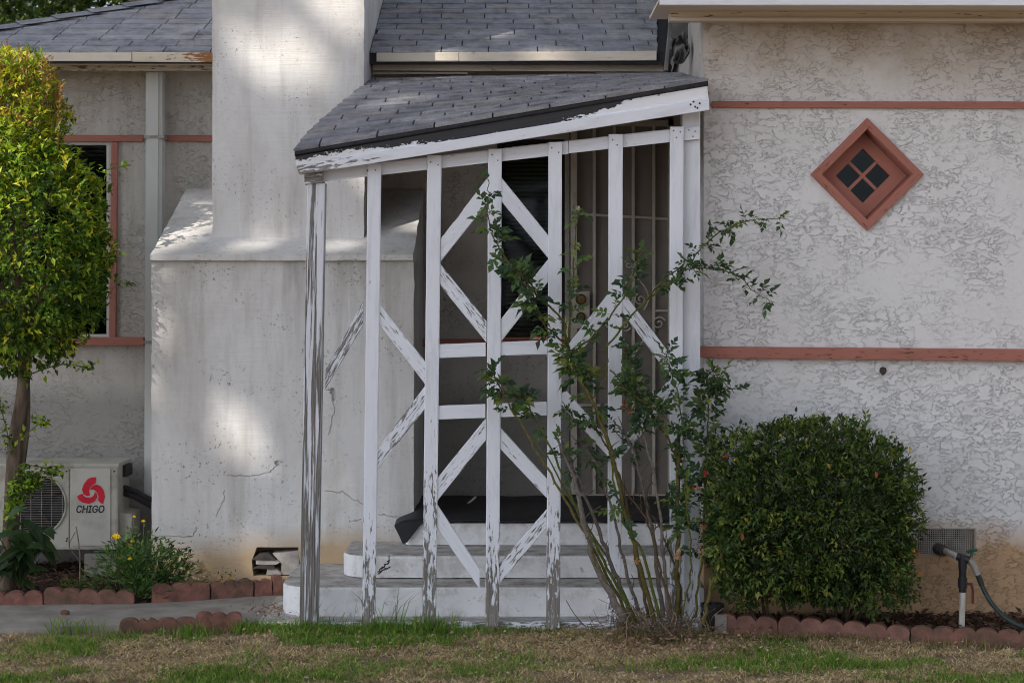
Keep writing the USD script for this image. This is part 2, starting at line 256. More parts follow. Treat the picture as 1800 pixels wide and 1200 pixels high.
m_conc = M('white_painted_concrete', {'g': ('geometry', {}), 'x': ('separate_xyz', {}), 'n': ('noise_texture', {'scale': 7.0, 'detail': 9.0, 'roughness': 0.7}), 'r': ('rgb_ramp', {'ramp': [(0.36, (0.56, 0.55, 0.535)), (0.52, (0.77, 0.775, 0.785))]}),
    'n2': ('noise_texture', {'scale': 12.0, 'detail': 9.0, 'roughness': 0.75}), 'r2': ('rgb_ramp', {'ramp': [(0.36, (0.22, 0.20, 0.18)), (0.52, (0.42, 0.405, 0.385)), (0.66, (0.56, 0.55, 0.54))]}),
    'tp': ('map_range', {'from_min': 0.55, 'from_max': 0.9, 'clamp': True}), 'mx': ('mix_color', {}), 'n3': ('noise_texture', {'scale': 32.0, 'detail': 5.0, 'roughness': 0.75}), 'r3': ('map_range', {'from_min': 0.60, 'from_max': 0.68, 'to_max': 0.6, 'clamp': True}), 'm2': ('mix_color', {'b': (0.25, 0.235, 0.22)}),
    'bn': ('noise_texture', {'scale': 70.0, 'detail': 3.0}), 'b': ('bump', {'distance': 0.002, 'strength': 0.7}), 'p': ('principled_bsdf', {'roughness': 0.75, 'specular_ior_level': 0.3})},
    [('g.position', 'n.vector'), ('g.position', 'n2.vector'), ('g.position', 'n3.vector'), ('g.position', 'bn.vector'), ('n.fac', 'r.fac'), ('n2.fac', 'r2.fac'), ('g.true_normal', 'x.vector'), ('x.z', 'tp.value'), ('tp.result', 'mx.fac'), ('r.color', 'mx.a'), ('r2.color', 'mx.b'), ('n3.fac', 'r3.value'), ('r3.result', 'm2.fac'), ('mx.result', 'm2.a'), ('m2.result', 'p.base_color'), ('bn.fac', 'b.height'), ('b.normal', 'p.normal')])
m_path = simple('grey_concrete', (0.33, 0.305, 0.275), (0.20, 0.18, 0.155), 6.0, 0.9, 0.002, detail=9.0, bscale=90)
m_edge = simple('terracotta_concrete', (0.30, 0.135, 0.105), (0.12, 0.06, 0.048), 13.0, 0.95, 0.004, detail=10.0, bscale=110)
m_edges = [m_edge] + [simple(f'terracotta_concrete_{n}', c, d, 13.0, 0.95, 0.004, detail=10.0, bscale=110) for n, c, d in (('faded', (0.33, 0.17, 0.135), (0.17, 0.09, 0.072)), ('mossy', (0.25, 0.115, 0.085), (0.085, 0.058, 0.042)))]
m_mat = simple('black_tarp', (0.022, 0.022, 0.026), (0.012, 0.012, 0.014), 14, 0.55, 0.001)
m_metalw = simple('pale_painted_metal', (0.56, 0.56, 0.53), (0.47, 0.465, 0.43), 4, 0.45)
m_down = simple('downspout_paint', (0.55, 0.565, 0.55), (0.47, 0.48, 0.46), 5, 0.5, stretch=(1, 1, 0.3))
m_ac = simple('appliance_paint', (0.42, 0.405, 0.35), (0.24, 0.22, 0.18), 7, 0.5, detail=9.0, lo=0.32, hi=0.52)
m_ac2 = simple('appliance_panel_paint', (0.46, 0.45, 0.40), (0.33, 0.315, 0.27), 6, 0.5, detail=9.0, lo=0.32, hi=0.52)
m_acd = simple('appliance_dark', (0.03, 0.03, 0.032), (0.018, 0.018, 0.02), 10, 0.6)
m_logo = simple('logo_red', (0.56, 0.012, 0.035), (0.50, 0.010, 0.03), 20, 0.5)
m_ink = simple('logo_ink', (0.03, 0.04, 0.04), (0.02, 0.028, 0.028), 20, 0.5)
m_bar = simple('beige_iron', (0.60, 0.555, 0.485), (0.48, 0.44, 0.38), 12, 0.55)
m_screen = simple('door_mesh_screen', (0.26, 0.235, 0.21), (0.19, 0.17, 0.15), 3, 0.7)
m_brass = simple('brass', (0.22, 0.13, 0.055), (0.10, 0.06, 0.03), 30, 0.4, metallic=0.8)
m_pvc = simple('white_pvc', (0.66, 0.65, 0.61), (0.45, 0.42, 0.37), 18, 0.4, stretch=(1, 1, 0.4))
m_black = simple('black_plastic', (0.028, 0.028, 0.032), (0.018, 0.018, 0.02), 20, 0.45)
m_hose = simple('dark_green_hose', (0.028, 0.045, 0.04), (0.018, 0.028, 0.027), 25, 0.4)
m_steel = simple('galvanised_steel', (0.34, 0.33, 0.31), (0.22, 0.20, 0.18), 22, 0.5, metallic=0.4)
m_handle = simple('red_handle', (0.16, 0.03, 0.03), (0.09, 0.025, 0.025), 25, 0.5)
m_green_p = simple('green_tap', (0.02, 0.10, 0.055), (0.015, 0.06, 0.035), 25, 0.5)
m_blind = simple('blind_slats', (0.42, 0.38, 0.25), (0.32, 0.29, 0.19), 6, 0.6)
m_room = simple('dark_room', (0.03, 0.026, 0.022), (0.02, 0.018, 0.015), 3, 0.9)
m_wood = simple('brown_door_wood', (0.085, 0.055, 0.042), (0.055, 0.036, 0.028), 6, 0.7, stretch=(6, 6, 0.6))
m_rubble = simple('broken_stucco', (0.50, 0.47, 0.43), (0.30, 0.27, 0.24), 14, 0.95, 0.003)
m_rubd = simple('dark_rubble', (0.10, 0.08, 0.075), (0.05, 0.042, 0.04), 14, 0.95, 0.003)
m_bark = simple('bark', (0.17, 0.125, 0.09), (0.06, 0.043, 0.032), 22, 0.9, 0.005, stretch=(1, 1, 0.25))
m_soil = simple('soil', (0.075, 0.05, 0.036), (0.035, 0.024, 0.018), 16, 1.0, 0.012, detail=8.0)
m_flash = simple('grey_flashing', (0.20, 0.20, 0.195), (0.11, 0.11, 0.105), 10, 0.6, metallic=0.2)
m_pane = M('window_glass', {'f': ('fresnel', {'IOR': 1.5}), 't': ('transparent_bsdf', {'color': (0.62, 0.66, 0.66)}), 'g': ('glossy_bsdf', {'roughness': 0.08, 'color': (0.30, 0.33, 0.34)}), 'm': ('mix_closure', {})},
           [('f.fac', 'm.fac'), ('t.BSDF', 'm.closure1'), ('g.BSDF', 'm.closure2')], surface='m.closure')
def leafmat(name, trans=0.3, rough_=0.5, spec=0.35):
    return M(name, {'a': ('attribute', {'attribute': 'tint'}), 'br': ('mix_color', {'blend_type': 'multiply', 'fac': 1.0, 'b': (1.5, 1.6, 0.7), 'use_clamp': False}),
                    'p': ('principled_bsdf', {'roughness': rough_, 'specular_ior_level': spec}), 't': ('translucent_bsdf', {}), 'm': ('mix_closure', {'fac': trans})},
             [('a.color', 'p.base_color'), ('a.color', 'br.a'), ('br.result', 't.color'), ('p.BSDF', 'm.closure1'), ('t.BSDF', 'm.closure2')], surface='m.closure')
m_leaf = leafmat('leaf'); m_grass = leafmat('grass_blade', 0.25, 0.7, 0.15); m_litter = leafmat('dead_leaf', 0.08, 0.85, 0.1)
m_stem = M('stem', {'a': ('attribute', {'attribute': 'tint'}), 'g': ('geometry', {}), 'n': ('noise_texture', {'scale': 60.0, 'detail': 3.0}), 'r': ('rgb_ramp', {'ramp': [(0.3, (0.6, 0.6, 0.6)), (0.7, (1.25, 1.25, 1.25))]}),
                    'mx': ('mix_color', {'blend_type': 'multiply', 'fac': 1.0, 'use_clamp': False}), 'p': ('principled_bsdf', {'roughness': 0.75, 'specular_ior_level': 0.2})},
           [('g.position', 'n.vector'), ('n.fac', 'r.fac'), ('a.color', 'mx.a'), ('r.color', 'mx.b'), ('mx.result', 'p.base_color')])
m_lawn = M('lawn_soil', {'g': ('geometry', {}), 'n': ('noise_texture', {'scale': 3.0, 'detail': 6.0, 'roughness': 0.65}), 'r': ('rgb_ramp', {'ramp': [(0.32, (0.15, 0.105, 0.08)), (0.5, (0.32, 0.235, 0.165)), (0.66, (0.24, 0.19, 0.115))]}),
                         'n2': ('noise_texture', {'scale': 90.0, 'detail': 4.0}), 'r2': ('rgb_ramp', {'ramp': [(0.3, (0.45, 0.45, 0.45)), (0.7, (1.35, 1.3, 1.2))]}), 'mx': ('mix_color', {'blend_type': 'multiply', 'fac': 1.0, 'use_clamp': False}),
                         'b': ('bump', {'distance': 0.01, 'strength': 1.0}), 'p': ('principled_bsdf', {'roughness': 1.0, 'specular_ior_level': 0.1})},
           [('g.position', 'n.vector'), ('n.fac', 'r.fac'), ('g.position', 'n2.vector'), ('n2.fac', 'r2.fac'), ('r.color', 'mx.a'), ('r2.color', 'mx.b'), ('mx.result', 'p.base_color'), ('n2.fac', 'b.height'), ('b.normal', 'p.normal')])

# boards: four corners in (x, z), front face at depth D, thickness th; wear(t) along the length
def board(c00, c01, c10, c11, D, th, wear=0.0, nseg=None, bow=0.0):
    """c00/c01: the two corners at the start, c10/c11 at the end. The front edges are eased."""
    c00, c01, c10, c11 = (np.asarray(c, float) for c in (c00, c01, c10, c11))
    L = np.linalg.norm((c10 + c11 - c00 - c01) / 2); wd = np.linalg.norm(c01 - c00)
    n = nseg or max(2, int(L / 0.07)); ch = min(0.004, wd * 0.1)
    seed = rng.random() * 50
    cs = [(0, th), (0, ch), (ch, 0), (wd - ch, 0), (wd, ch), (wd, th)]
    V, G, Wr = [], [], []
    bw = bow * (rng.random() - 0.5)
    for i in range(n + 1):
        t = i / n; a = c00 * (1 - t) + c10 * t; b = c01 * (1 - t) + c11 * t; u = (b - a) / np.linalg.norm(b - a) if np.linalg.norm(b - a) > 1e-9 else np.zeros(2)
        k = np.linalg.norm(b - a) / wd; off = bw * math.sin(math.pi * t)
        for q, (s, d) in enumerate(cs):
            j = (meshkit.noise(np.array([seed + t * L * 14, q * 7.3, 0.5])) - 0.5) * 0.0022 if 0 < q < 5 else 0
            p = a + u * (s * k + j + off)
            V.append((p[0], D + d, p[1])); G.append((seed * 3 + t * L, s, d)); Wr.append((wear(t, s / wd) if wear.__code__.co_argcount == 2 else wear(t)) if callable(wear) else wear)
    Fc = []; m = len(cs)
    for i in range(n):
        for q in range(m):
            p, r = i * m + q, i * m + (q + 1) % m
            Fc += [(p, r, r + m), (p, r + m, p + m)]
    e = n * m
    for q in range(1, m - 1): Fc += [(0, q + 1, q), (e, e + q, e + q + 1)]
    V, Fc = np.array(V), np.array(Fc)
    nrm = np.cross(V[Fc[:, 1]] - V[Fc[:, 0]], V[Fc[:, 2]] - V[Fc[:, 0]]); cen = V[Fc].mean(1) - V.mean(0)
    if (nrm * cen).sum() < 0: Fc = Fc[:, ::-1]
    # every face gets its own corners so that the edges stay crisp
    return MB().add(V[Fc.ravel()], np.arange(len(Fc) * 3).reshape(-1, 3), gc=np.array(G)[Fc.ravel()], wear=np.array(Wr, float)[Fc.ravel()])
def hboard(px0, px1, y0a, y1a, y0b, y1b, D, th, wear=0.0, **k):
    """A board from column px0 to px1; its top and bottom rows at the left (y0a, y1a) and right (y0b, y1b)."""
    q = lambda x, y: (X(x, D), Z(y, D))
    return board(q(px0, y1a), q(px0, y0a), q(px1, y1b), q(px1, y0b), D, th, wear, **k)
def vboard(ytop, ybot, xt0, xt1, xb0, xb1, D, th, wear=0.0, **k):
    q = lambda x, y: (X(x, D), Z(y, D))
    return board(q(xb0, ybot), q(xb1, ybot), q(xt0, ytop), q(xt1, ytop), D, th, wear, **k)
def boxboard(a, b, wear=0.0, axis=None):
    """An axis-aligned beam with board coordinates along its longest side."""
    a, b = np.minimum(a, b), np.maximum(a, b); m = box_mesh(a, b); f = m.faces; v = m.vertices[f.ravel()]
    ax = int(np.argmax(b - a)) if axis is None else axis; o = [i for i in range(3) if i != ax]
    g = np.c_[v[:, ax] + rng.random() * 50, v[:, o[0]], v[:, o[1]]]
    return MB().add(v, np.arange(len(v)).reshape(-1, 3), gc=g, wear=np.full(len(v), float(wear)))

# ---------------------------------------------------------------- ground
DB, DW, DP = 10.15, 8.5, 8.27       # distance of the rear wall, of the wing's wall, of the porch front
def ground_z(x, y): return (meshkit.fbm(np.stack([x * 1.3, y * 1.3, 0 * x], -1), 3, 5) - 0.5) * 0.03 + (meshkit.fbm(np.stack([x * 9, y * 9, 0 * x], -1), 2, 15) - 0.5) * 0.022
gx = np.concatenate([[-120, -60, -30, -15, -8], np.linspace(-4, 4, 201), [8, 15, 30, 60, 120]])
gy = np.concatenate([[-90, -45, -20, -8, 0, 4], np.linspace(6.5, 8.5, 81), [9, 10], [12, 16, 25, 45, 90, 160]])
GX, GY = np.meshgrid(gx, gy, indexing='ij'); GZ = ground_z(GX, GY) - 0.012
ni, nj = GX.shape; idx = np.arange(ni * nj).reshape(ni, nj)
obj('ground', (np.stack([GX, GY, GZ], -1).reshape(-1, 3), np.stack([idx[:-1, :-1], idx[1:, :-1], idx[1:, 1:], idx[:-1, 1:]], -1).reshape(-1, 4)), m_lawn, smooth=True, kind='structure', label='dry patchy lawn ground in front of the house')

# concrete path on the left, in two slabs
def plan(pts): return sg.Polygon([(X(px, D), D) for px, D in pts])
path_poly = plan([(-160, 8.22), (60, 8.235), (210, 8.29), (430, 8.36), (530, 8.5), (560, 8.8), (560, 9.1), (470, 9.08), (380, 8.98), (268, 8.875), (236, 8.85), (-160, 8.83)])
obj('path', rough(manifold(prism_plan(path_poly, -0.06, 0.02)), 0.09, 0.003, 4.0), m_path, kind='structure', label='grey concrete path leading to the porch steps')
# planting beds
bedl = sg.Polygon([(-5, 8.86), (X(236, 8.88), 8.88), (X(268, 8.9), 8.9), (X(380, 9.0), 9.0), (X(480, 9.12), 9.12), (X(480, 9.12), 10.14), (-5, 10.14)])
bedr = sg.Polygon([(X(1225, 8.3), 8.35), (X(1262, 8.28), 8.28), (X(1810, 7.9), 7.9), (4.5, 7.85), (4.5, 8.5), (X(1225, 8.5), 8.5)])
def sheet(poly, z, step=0.05, amp=0.02):
    m = trimesh.creation.extrude_polygon(poly, 0.05, engine='earcut'); v, f = rough(manifold(m), step, 0.0, 1.0)
    v = np.array(v); topv = v[:, 2] > 0.01; v[:, 2] = np.where(topv, z + (meshkit.fbm(v * [9, 9, 0] , 4, 3) - 0.4) * amp, -0.05); return v, f
obj('garden_bed', sheet(bedl, 0.012), m_soil, smooth=50, kind='structure', label='mulched bed along the left wall')
obj('garden_bed', sheet(bedr, 0.012), m_soil, smooth=50, kind='structure', label='mulched bed under the right wall')

def turned_early(c, k=8):
    a = np.arange(k) / k * 2 * np.pi; pr_ = [(.018, -.004), (.015, .006), (.009, .016), (.0001, .02)]
    V = [[c[0] + r * math.cos(t) * (1 + .3 * math.sin(3 * t)), c[1] - d, c[2] + r * 1.2 * math.sin(t)] for r, d in pr_ for t in a]
    return np.array(V), np.array([(i * k + j, i * k + (j + 1) % k, (i + 1) * k + (j + 1) % k, (i + 1) * k + j) for i in range(3) for j in range(k)])
# ---------------------------------------------------------------- the house
house = thing('stucco_house', 'weathered white stucco house with grey shingle roof and terracotta trim', 'house')
# rear wall with openings for the windows and the door
XL, XWING = -3.4, X(1237, DW)
win1 = rect(X(-70, DB), Z(592, DB), X(191, DB), Z(250, DB))
win2 = rect(X(874, DB), Z(597, DB), X(993, DB), Z(245, DB))
doorhole = rect(X(1001, DB), Z(868, DB), X(1189, DB), Z(212, DB))
wall = rect(XL, -0.1, XWING + 0.15, 2.87).difference(so.unary_union([win1, win2, doorhole]))
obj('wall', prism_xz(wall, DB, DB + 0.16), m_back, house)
wpoly = rect(XWING, -0.1, 4.2, 2.86)
wx, wz = X(1523, DW), Z(307, DW); rr = 99 * DW / F
diam = lambda r: sg.Polygon([(wx - r, wz), (wx, wz - r), (wx + r, wz), (wx, wz + r)])
vent = rect(X(1612, DW), Z(976, DW), X(1715, DW), Z(928, DW))
obj('wall', prism_xz(wpoly.difference(so.unary_union([diam(rr * 0.86), vent])), DW, DW + 0.2), m_wing, house, label='lace-textured white stucco wing wall with brown stained foot')
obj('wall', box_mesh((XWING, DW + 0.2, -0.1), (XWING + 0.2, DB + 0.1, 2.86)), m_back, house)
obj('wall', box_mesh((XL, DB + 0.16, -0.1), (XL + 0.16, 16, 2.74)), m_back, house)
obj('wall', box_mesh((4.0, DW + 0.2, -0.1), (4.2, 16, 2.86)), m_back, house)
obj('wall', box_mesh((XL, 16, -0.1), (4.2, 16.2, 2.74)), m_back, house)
obj('interior_partition', box_mesh((XL + 0.2, 11.3, 0), (XWING + 0.2, 11.36, 2.7)), m_room, house)
obj('interior_partition', box_mesh((XWING + 0.25, DW + 0.9, 0), (3.95, DW + 0.96, 2.7)), m_room, house)

# --- chimney: wide base with a sloping shoulder, then the stack; cracks are cut into it
DC = 9.17
cx0, cx1 = X(265, 9.15), X(727, 9.15)
prof = [(DC, -0.1), (DC, 1.665), (DC - 0.035, 1.672), (DC - 0.035, 1.70), (9.38, 1.785), (DB + 0.02, 2.09), (DB + 0.02, -0.1)]
def prism_x(prof, x0, x1):
    m = trimesh.creation.extrude_polygon(sg.Polygon(prof), x1 - x0, engine='earcut'); v = m.vertices
    m.vertices = np.c_[x0 + v[:, 2], v[:, 0], v[:, 1]]; m.fix_normals(); return m
base = manifold(prism_x(prof, cx0, cx1))
def cracks(lines, D, width=0.006, dep=0.012):
    out = []
    for ln in lines:
        p = np.array([(X(a, D), Z(b, D)) for a, b in ln]); q = []
        for i in range(len(p) - 1):
            for t in np.linspace(0, 1, 6, endpoint=False): q.append(p[i] * (1 - t) + p[i + 1] * t + (rng.normal(0, 0.004, 2)))
        q.append(p[-1]); poly = sg.LineString(q).buffer(width / 2, quad_segs=2, cap_style='flat')
        out.append(manifold(prism_xz(poly, D - 0.03, D + dep)))
    return out
crk = cracks([[(404, 834), (440, 836), (476, 830), (488, 814)], [(572, 863), (603, 864), (618, 876), (640, 884)], [(660, 905), (690, 906), (716, 912)], [(584, 683), (586, 700), (588, 720), (584, 745), (577, 765)],
              [(268, 944), (300, 940), (340, 942), (345, 925)], [(380, 905), (392, 880), (394, 860)], [(612, 915), (636, 913)]], DC, 0.0036)
crk += cracks([[(585, 681), (588, 692), (586, 701)], [(484, 814), (490, 812)]], DC, 0.018, 0.02)
hole = manifold(prism_xz(sg.Polygon([(X(a, DC), Z(b, DC)) for a, b in [(446, 1012), (442, 985), (452, 961), (524, 961), (530, 1012)]]), DC - 0.05, DC + 0.2))
v, f = rough(base - m3.Manifold.batch_boolean(crk + [hole], m3.OpType.Add), 0.04, 0.0055, 11.0, 2)
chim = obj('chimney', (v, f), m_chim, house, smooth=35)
sx0, sx1 = X(373, 9.4), X(640, 9.4)
v, f = rough(manifold(box_mesh((sx0, 9.4, 1.72), (sx1, 10.75, 4.1))), 0.04, 0.0055, 10.0, 9)
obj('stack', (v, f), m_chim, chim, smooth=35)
obj('chimney_crown', box_mesh((sx0 - 0.05, 9.35, 4.1), (sx1 + 0.05, 10.8, 4.18)), m_conc, chim)

# --- main roof: shingles laid course by course on a pitched deck
PITCH, DE, ZE = 0.42, 9.75, Z(93, 9.75)
SL = math.sqrt(1 + PITCH * PITCH)
rn = np.array([0, -PITCH, 1]) / SL
def main_surface(a, b): return np.array([a, DE + b / SL, ZE + b * PITCH / SL]), rn
def shingle_mesh(surf, a0l, a1l, a0u, a1u, b0, b1, t0=0.010, t1=0.003):
    j = rng.normal(0, 0.0022, 4); low = rng.normal(0, 0.003)
    P = []
    for (a, b, t) in ((a0l, b0 + low + j[0], t0 + abs(j[1])), (a1l, b0 + low - j[0], t0 + abs(j[2])), (a1u, b1, t1), (a0u, b1, t1)):
        p, n = surf(a, b); P.append(p + n * t)
    for (a, b) in ((a0l, b0 + low), (a1l, b0 + low), (a1u, b1), (a0u, b1)):
        p, n = surf(a, b); P.append(p + n * 0.0008)
    return np.array(P), np.array([(0, 1, 2), (0, 2, 3), (4, 6, 5), (4, 7, 6), (0, 4, 5), (0, 5, 1), (1, 5, 6), (1, 6, 2), (3, 7, 4), (3, 4, 0)])
def lay(surf, roof, left, right, rows, expo=0.115, width=0.25, gap=0.0065, vmax=1e9, mats=None):
    off = 0.0
    for r in range(rows):
        b0, b1 = r * expo, min(r * expo + expo + 0.02, vmax); off = (off + width * 0.5 + rng.normal(0, 0.02)) % width
        a = left(b0) - off
        lo = lambda b: left(b)
        while a < right(b0):
            w = width * (1 + rng.normal(0, 0.02)); a0, a1 = a, a + w - gap
            l0, l1 = max(a0, lo(b0)), max(a0, lo(b1)); r0, r1 = min(a1, right(b0)), min(a1, right(b1))
            if r0 - l0 > 0.02:
                l1, r1 = min(l1, r0 - 0.005), max(r1, l0 + 0.005)
                obj('shingle', shingle_mesh(surf, l0, r0, l1, max(r1, l1 + 0.004), b0, b1), (mats or m_sh)[int(rng.choice(4, p=[0.4, 0.25, 0.2, 0.15]))], roof)
            a += w
def deck(poly_ab, surf, th, name, parent, mat=m_deck):
    top = np.array([surf(a, b)[0] for a, b in poly_ab]); bot = top - np.array([0, 0, th]); n = len(top)
    fc = [(0, i, i + 1) for i in range(1, n - 1)] + [(n, n + i + 1, n + i) for i in range(1, n - 1)]
    for i in range(n): k = (i + 1) % n; fc += [(i, n + i, n + k), (i, n + k, k)]
    return obj(name, (np.vstack([top, bot]), np.array(fc)), mat, parent)
hipx = lambda b: -2.836 + (DE + b / SL - 10.2) * (0.8 / 0.6)
ROW = 13
roof_l = deck([(hipx(0), 0.004), (sx0, 0.004), (sx0, 3.0), (hipx(3.0), 3.0)] if hipx(3.0) < sx0 else [(hipx(0), 0.004), (sx0, 0.004), (sx0, 1.55), (hipx(1.55), 1.55)], main_surface, 0.06, 'roof', house)
lay(main_surface, roof_l, hipx, lambda b: sx0 - 0.004, ROW)
ridge = [main_surface(hipx(b), b)[0] + np.array([0, 0, 0.016]) for b in np.linspace(0, 1.5, 12)]
hc = MB()
for i in range(11):   # hip cap pieces, each lapped over the one below
    p, q = ridge[i], ridge[i + 1] + (ridge[i + 1] - ridge[i]) * 0.25; s = unit(np.array([[0.6, -0.8, 0]]))[0]
    a, b = p + s * 0.09 - np.array([0, 0, 0.03]), q + s * 0.09 - np.array([0, 0, 0.03]); c, d = p - s * 0.09 - np.array([0, 0, 0.03]), q - s * 0.09 - np.array([0, 0, 0.03])
    u = np.array([0, 0, 0.012])
    hc = MB().add(np.array([p + u, q, a + u, b, c + u, d]), np.array([(0, 2, 3), (0, 3, 1), (0, 1, 5), (0, 5, 4)]))
    obj('hip_cap', hc, m_sh[i % 2], roof_l)
# far side of the hip and the upper slopes, unseen from the lawn
rmx = lambda b: 255 * (DE + b / SL) / F + 0.004 * math.sin(b * 19)
roof_m = deck([(sx1 + 0.0, 0.004), (1.2, 0.004), (1.2, 1.6), (sx1, 1.6)], main_surface, 0.06, 'roof', house)
lay(main_surface, roof_m, lambda b: sx1 + 0.005, rmx, ROW)
deck([(hipx(0), 1.56), (1.0, 1.56), (1.0, 3.6), (hipx(0), 3.6)], lambda a, b: (main_surface(a, b)[0], rn), 0.06, 'roof', house, m_sh[0])
obj('roof', box_mesh((hipx(0), DE + 3.6 / SL, ZE + 3.6 * PITCH / SL - 0.06), (4.3, 16.6, ZE + 3.6 * PITCH / SL)), m_sh[0], house)
# wing roof overhang
obj('roof', prism_x([(7.98, 2.80), (12.5, 4.5), (12.5, 4.56), (7.98, 2.86)], X(1160, 8.0), 4.6), m_sh[0], house)
# --- fascia and eaves
zf = lambda y: y
obj('fascia_board', hboard(-240, 231, 92.5, 107.5, 92.5, 107.5, 9.735, 0.02, 0.12), m_cream, house)
obj('fascia_board', hboard(232.5, 373, 91.5, 108.5, 92.5, 109.5, 9.73, 0.02, lambda t: 0.18 + 0.62 * t ** 2), m_rust, house, label='fascia end with bare rusty orange wood')
obj('frieze_board', hboard(-240, 373, 110, 125, 111, 124, 9.93, 0.03, 0.42), m_cream, house, label='peeling lower eave board')
obj('soffit', box_mesh((X(-240, 9.75), 9.757, Z(108.5, 9.757)), (sx0, DB, Z(108.5, 9.757) + 0.012)), m_cream, house, attrs=None)
obj('fascia_board', hboard(662, 806, 93, 108.5, 92, 107.8, 9.735, 0.02, 0.15), m_cream, house)
obj('fascia_board', hboard(807, 1154, 92, 108, 89.5, 106, 9.733, 0.02, 0.2), m_cream, house)
obj('frieze_board', hboard(655, 1166, 113, 124, 113, 126, 9.86, 0.03, 0.25), m_cream, house)
obj('frieze_board', hboard(655, 822, 126, 131, 127, 130, 9.9, 0.03, 0.3), m_cream, house)
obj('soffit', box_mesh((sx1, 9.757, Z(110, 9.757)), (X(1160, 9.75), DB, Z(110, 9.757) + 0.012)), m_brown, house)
obj('fascia_board', hboard(1160, 1990, -22, 8.5, -22, 9.5, 7.98, 0.03, 0.12), m_white, house, label='long pale fascia board along the top of the wing')
obj('soffit', box_mesh((X(1160, 8.0), 8.012, Z(9, 7.98) + 0.028), (4.5, DW + 0.1, Z(9, 7.98) + 0.04)), m_cream, house)
obj('frieze_board', hboard(1178, 1990, 13, 34, 12, 36, 8.36, 0.11, lambda t: 0.30), m_cream, house, label='brown stained eave moulding of the wing')
obj('bead_moulding', (lambda tv: tv)(tube([W(1178, 33.5, 8.352), W(1990, 35, 8.352)], 0.009, 8)), m_cream, house)
obj('corner_board', vboard(34, 124, 1177, 1183, 1168, 1174, 9.1, 0.05, 0.5), m_flash, house)
u, w = np.meshgrid(np.linspace(0, 1, 22), np.linspace(0, 1, 22), indexing='ij')
cp = np.stack([X(1180, 9.0) + u * 0.085 + 0.02 * (meshkit.fbm(np.stack([u * 4, w * 4, 0 * u], -1), 3, 8) - .5), 9.0 + 0.22 * (meshkit.fbm(np.stack([u * 3, w * 3, 0 * u + 4], -1), 3, 18) - .5), Z(60, 9.0) - w * (0.17 - 0.07 * u) + 0.06 * (meshkit.noise(np.stack([u * 5, w * 3, 0 * u], -1), 3) - .5)], -1).reshape(-1, 3)
idx = np.arange(22 * 22).reshape(22, 22)
obj('flashing', (cp, np.stack([idx[:-1, :-1], idx[1:, :-1], idx[1:, 1:], idx[:-1, 1:]], -1).reshape(-1, 4)), m_flash, house, smooth=True, label='crumpled grey flashing in the dark eave corner')
obj('eave_return', box_mesh((X(1178, 9.2), 9.25, Z(36, 9.2)), (XWING, 9.28, Z(84, 9.2))), m_flash, house)

# --- trims
obj('trim_board', hboard(-120, 251, 237.5, 248, 237.5, 248.5, DB - 0.022, 0.022, 0.24), m_red, house)
obj('trim_board', hboard(287, 373, 238, 248.5, 238, 248.5, DB - 0.022, 0.022, 0.2), m_red, house)
obj('trim_board', hboard(-120, 252, 592.5, 607, 592.5, 607, DB - 0.05, 0.05, 0.14), m_red, house)
obj('trim_board', hboard(738, 993, 596, 609, 596, 609, DB - 0.05, 0.05, 0.2), m_red, house)
obj('trim_board', hboard(1252, 1990, 178, 189, 179, 191, DW - 0.022, 0.022, 0.27), m_red, house)
obj('trim_board', hboard(1232, 1990, 609, 629, 615, 636, DW - 0.04, 0.04, 0.30), m_red, house)

obj('rust_stub', turned_early((X(1552, DW), DW, Z(652, DW))), m_rubd, house, label='small rusty stub sticking out below the lower trim board')
# --- left window
w1 = obj('window', prism_xz(win1.difference(win1.buffer(-0.014, join_style='mitre')), DB + 0.01, DB + 0.07), m_metalw, house)
bx = win1.bounds
obj('pane', box_mesh((bx[0] + 0.02, DB + 0.045, bx[1] + 0.02), (bx[2] - 0.02, DB + 0.05, bx[3] - 0.02)), m_pane, w1)
obj('casing', vboard(250, 592, 195.5, 207, 191, 203.5, DB - 0.02, 0.02, 0.24), m_red, w1)
nb = 44
for i in range(nb):
    z = bx[1] + 0.03 + (bx[3] - bx[1] - 0.06) * i / (nb - 1)
    m = box_mesh((bx[0] + 0.03, -0.012, -0.0006), (bx[2] - 0.035, 0.012, 0.0006)); m.apply_transform(trimesh.transformations.rotation_matrix(0.85, [1, 0, 0])); m.apply_translation([0, DB + 0.1, z]); obj('blind_slat', m, m_room, w1)
# --- porch window with blinds
w2 = obj('window', prism_xz(win2.difference(rect(X(882, DB), Z(591, DB), X(972, DB), Z(252, DB))), DB + 0.015, DB + 0.07), m_room, house)
b2 = win2.bounds
obj('sill', box_mesh((X(872, DB), DB - 0.06, Z(596, DB)), (X(995, DB), DB + 0.02, Z(596, DB) + 0.012)), m_red, w2)
obj('pane', box_mesh((b2[0] + 0.01, DB + 0.05, b2[1] + 0.01), (b2[2] - 0.01, DB + 0.055, b2[3] - 0.01)), m_pane, w2)
for i in range(46):
    z = Z(585, DB) + i * 0.0232; half = z < Z(335, DB)
    m = box_mesh((X(889, DB), -0.0125, -0.0007), (X(970, DB), 0.0125, 0.0007)); m.apply_transform(trimesh.transformations.rotation_matrix(-0.5 if not half else 0.15, [1, 0, 0])); m.apply_translation([0, DB + 0.10, z]); obj('blind_slat', m, m_blind, w2)

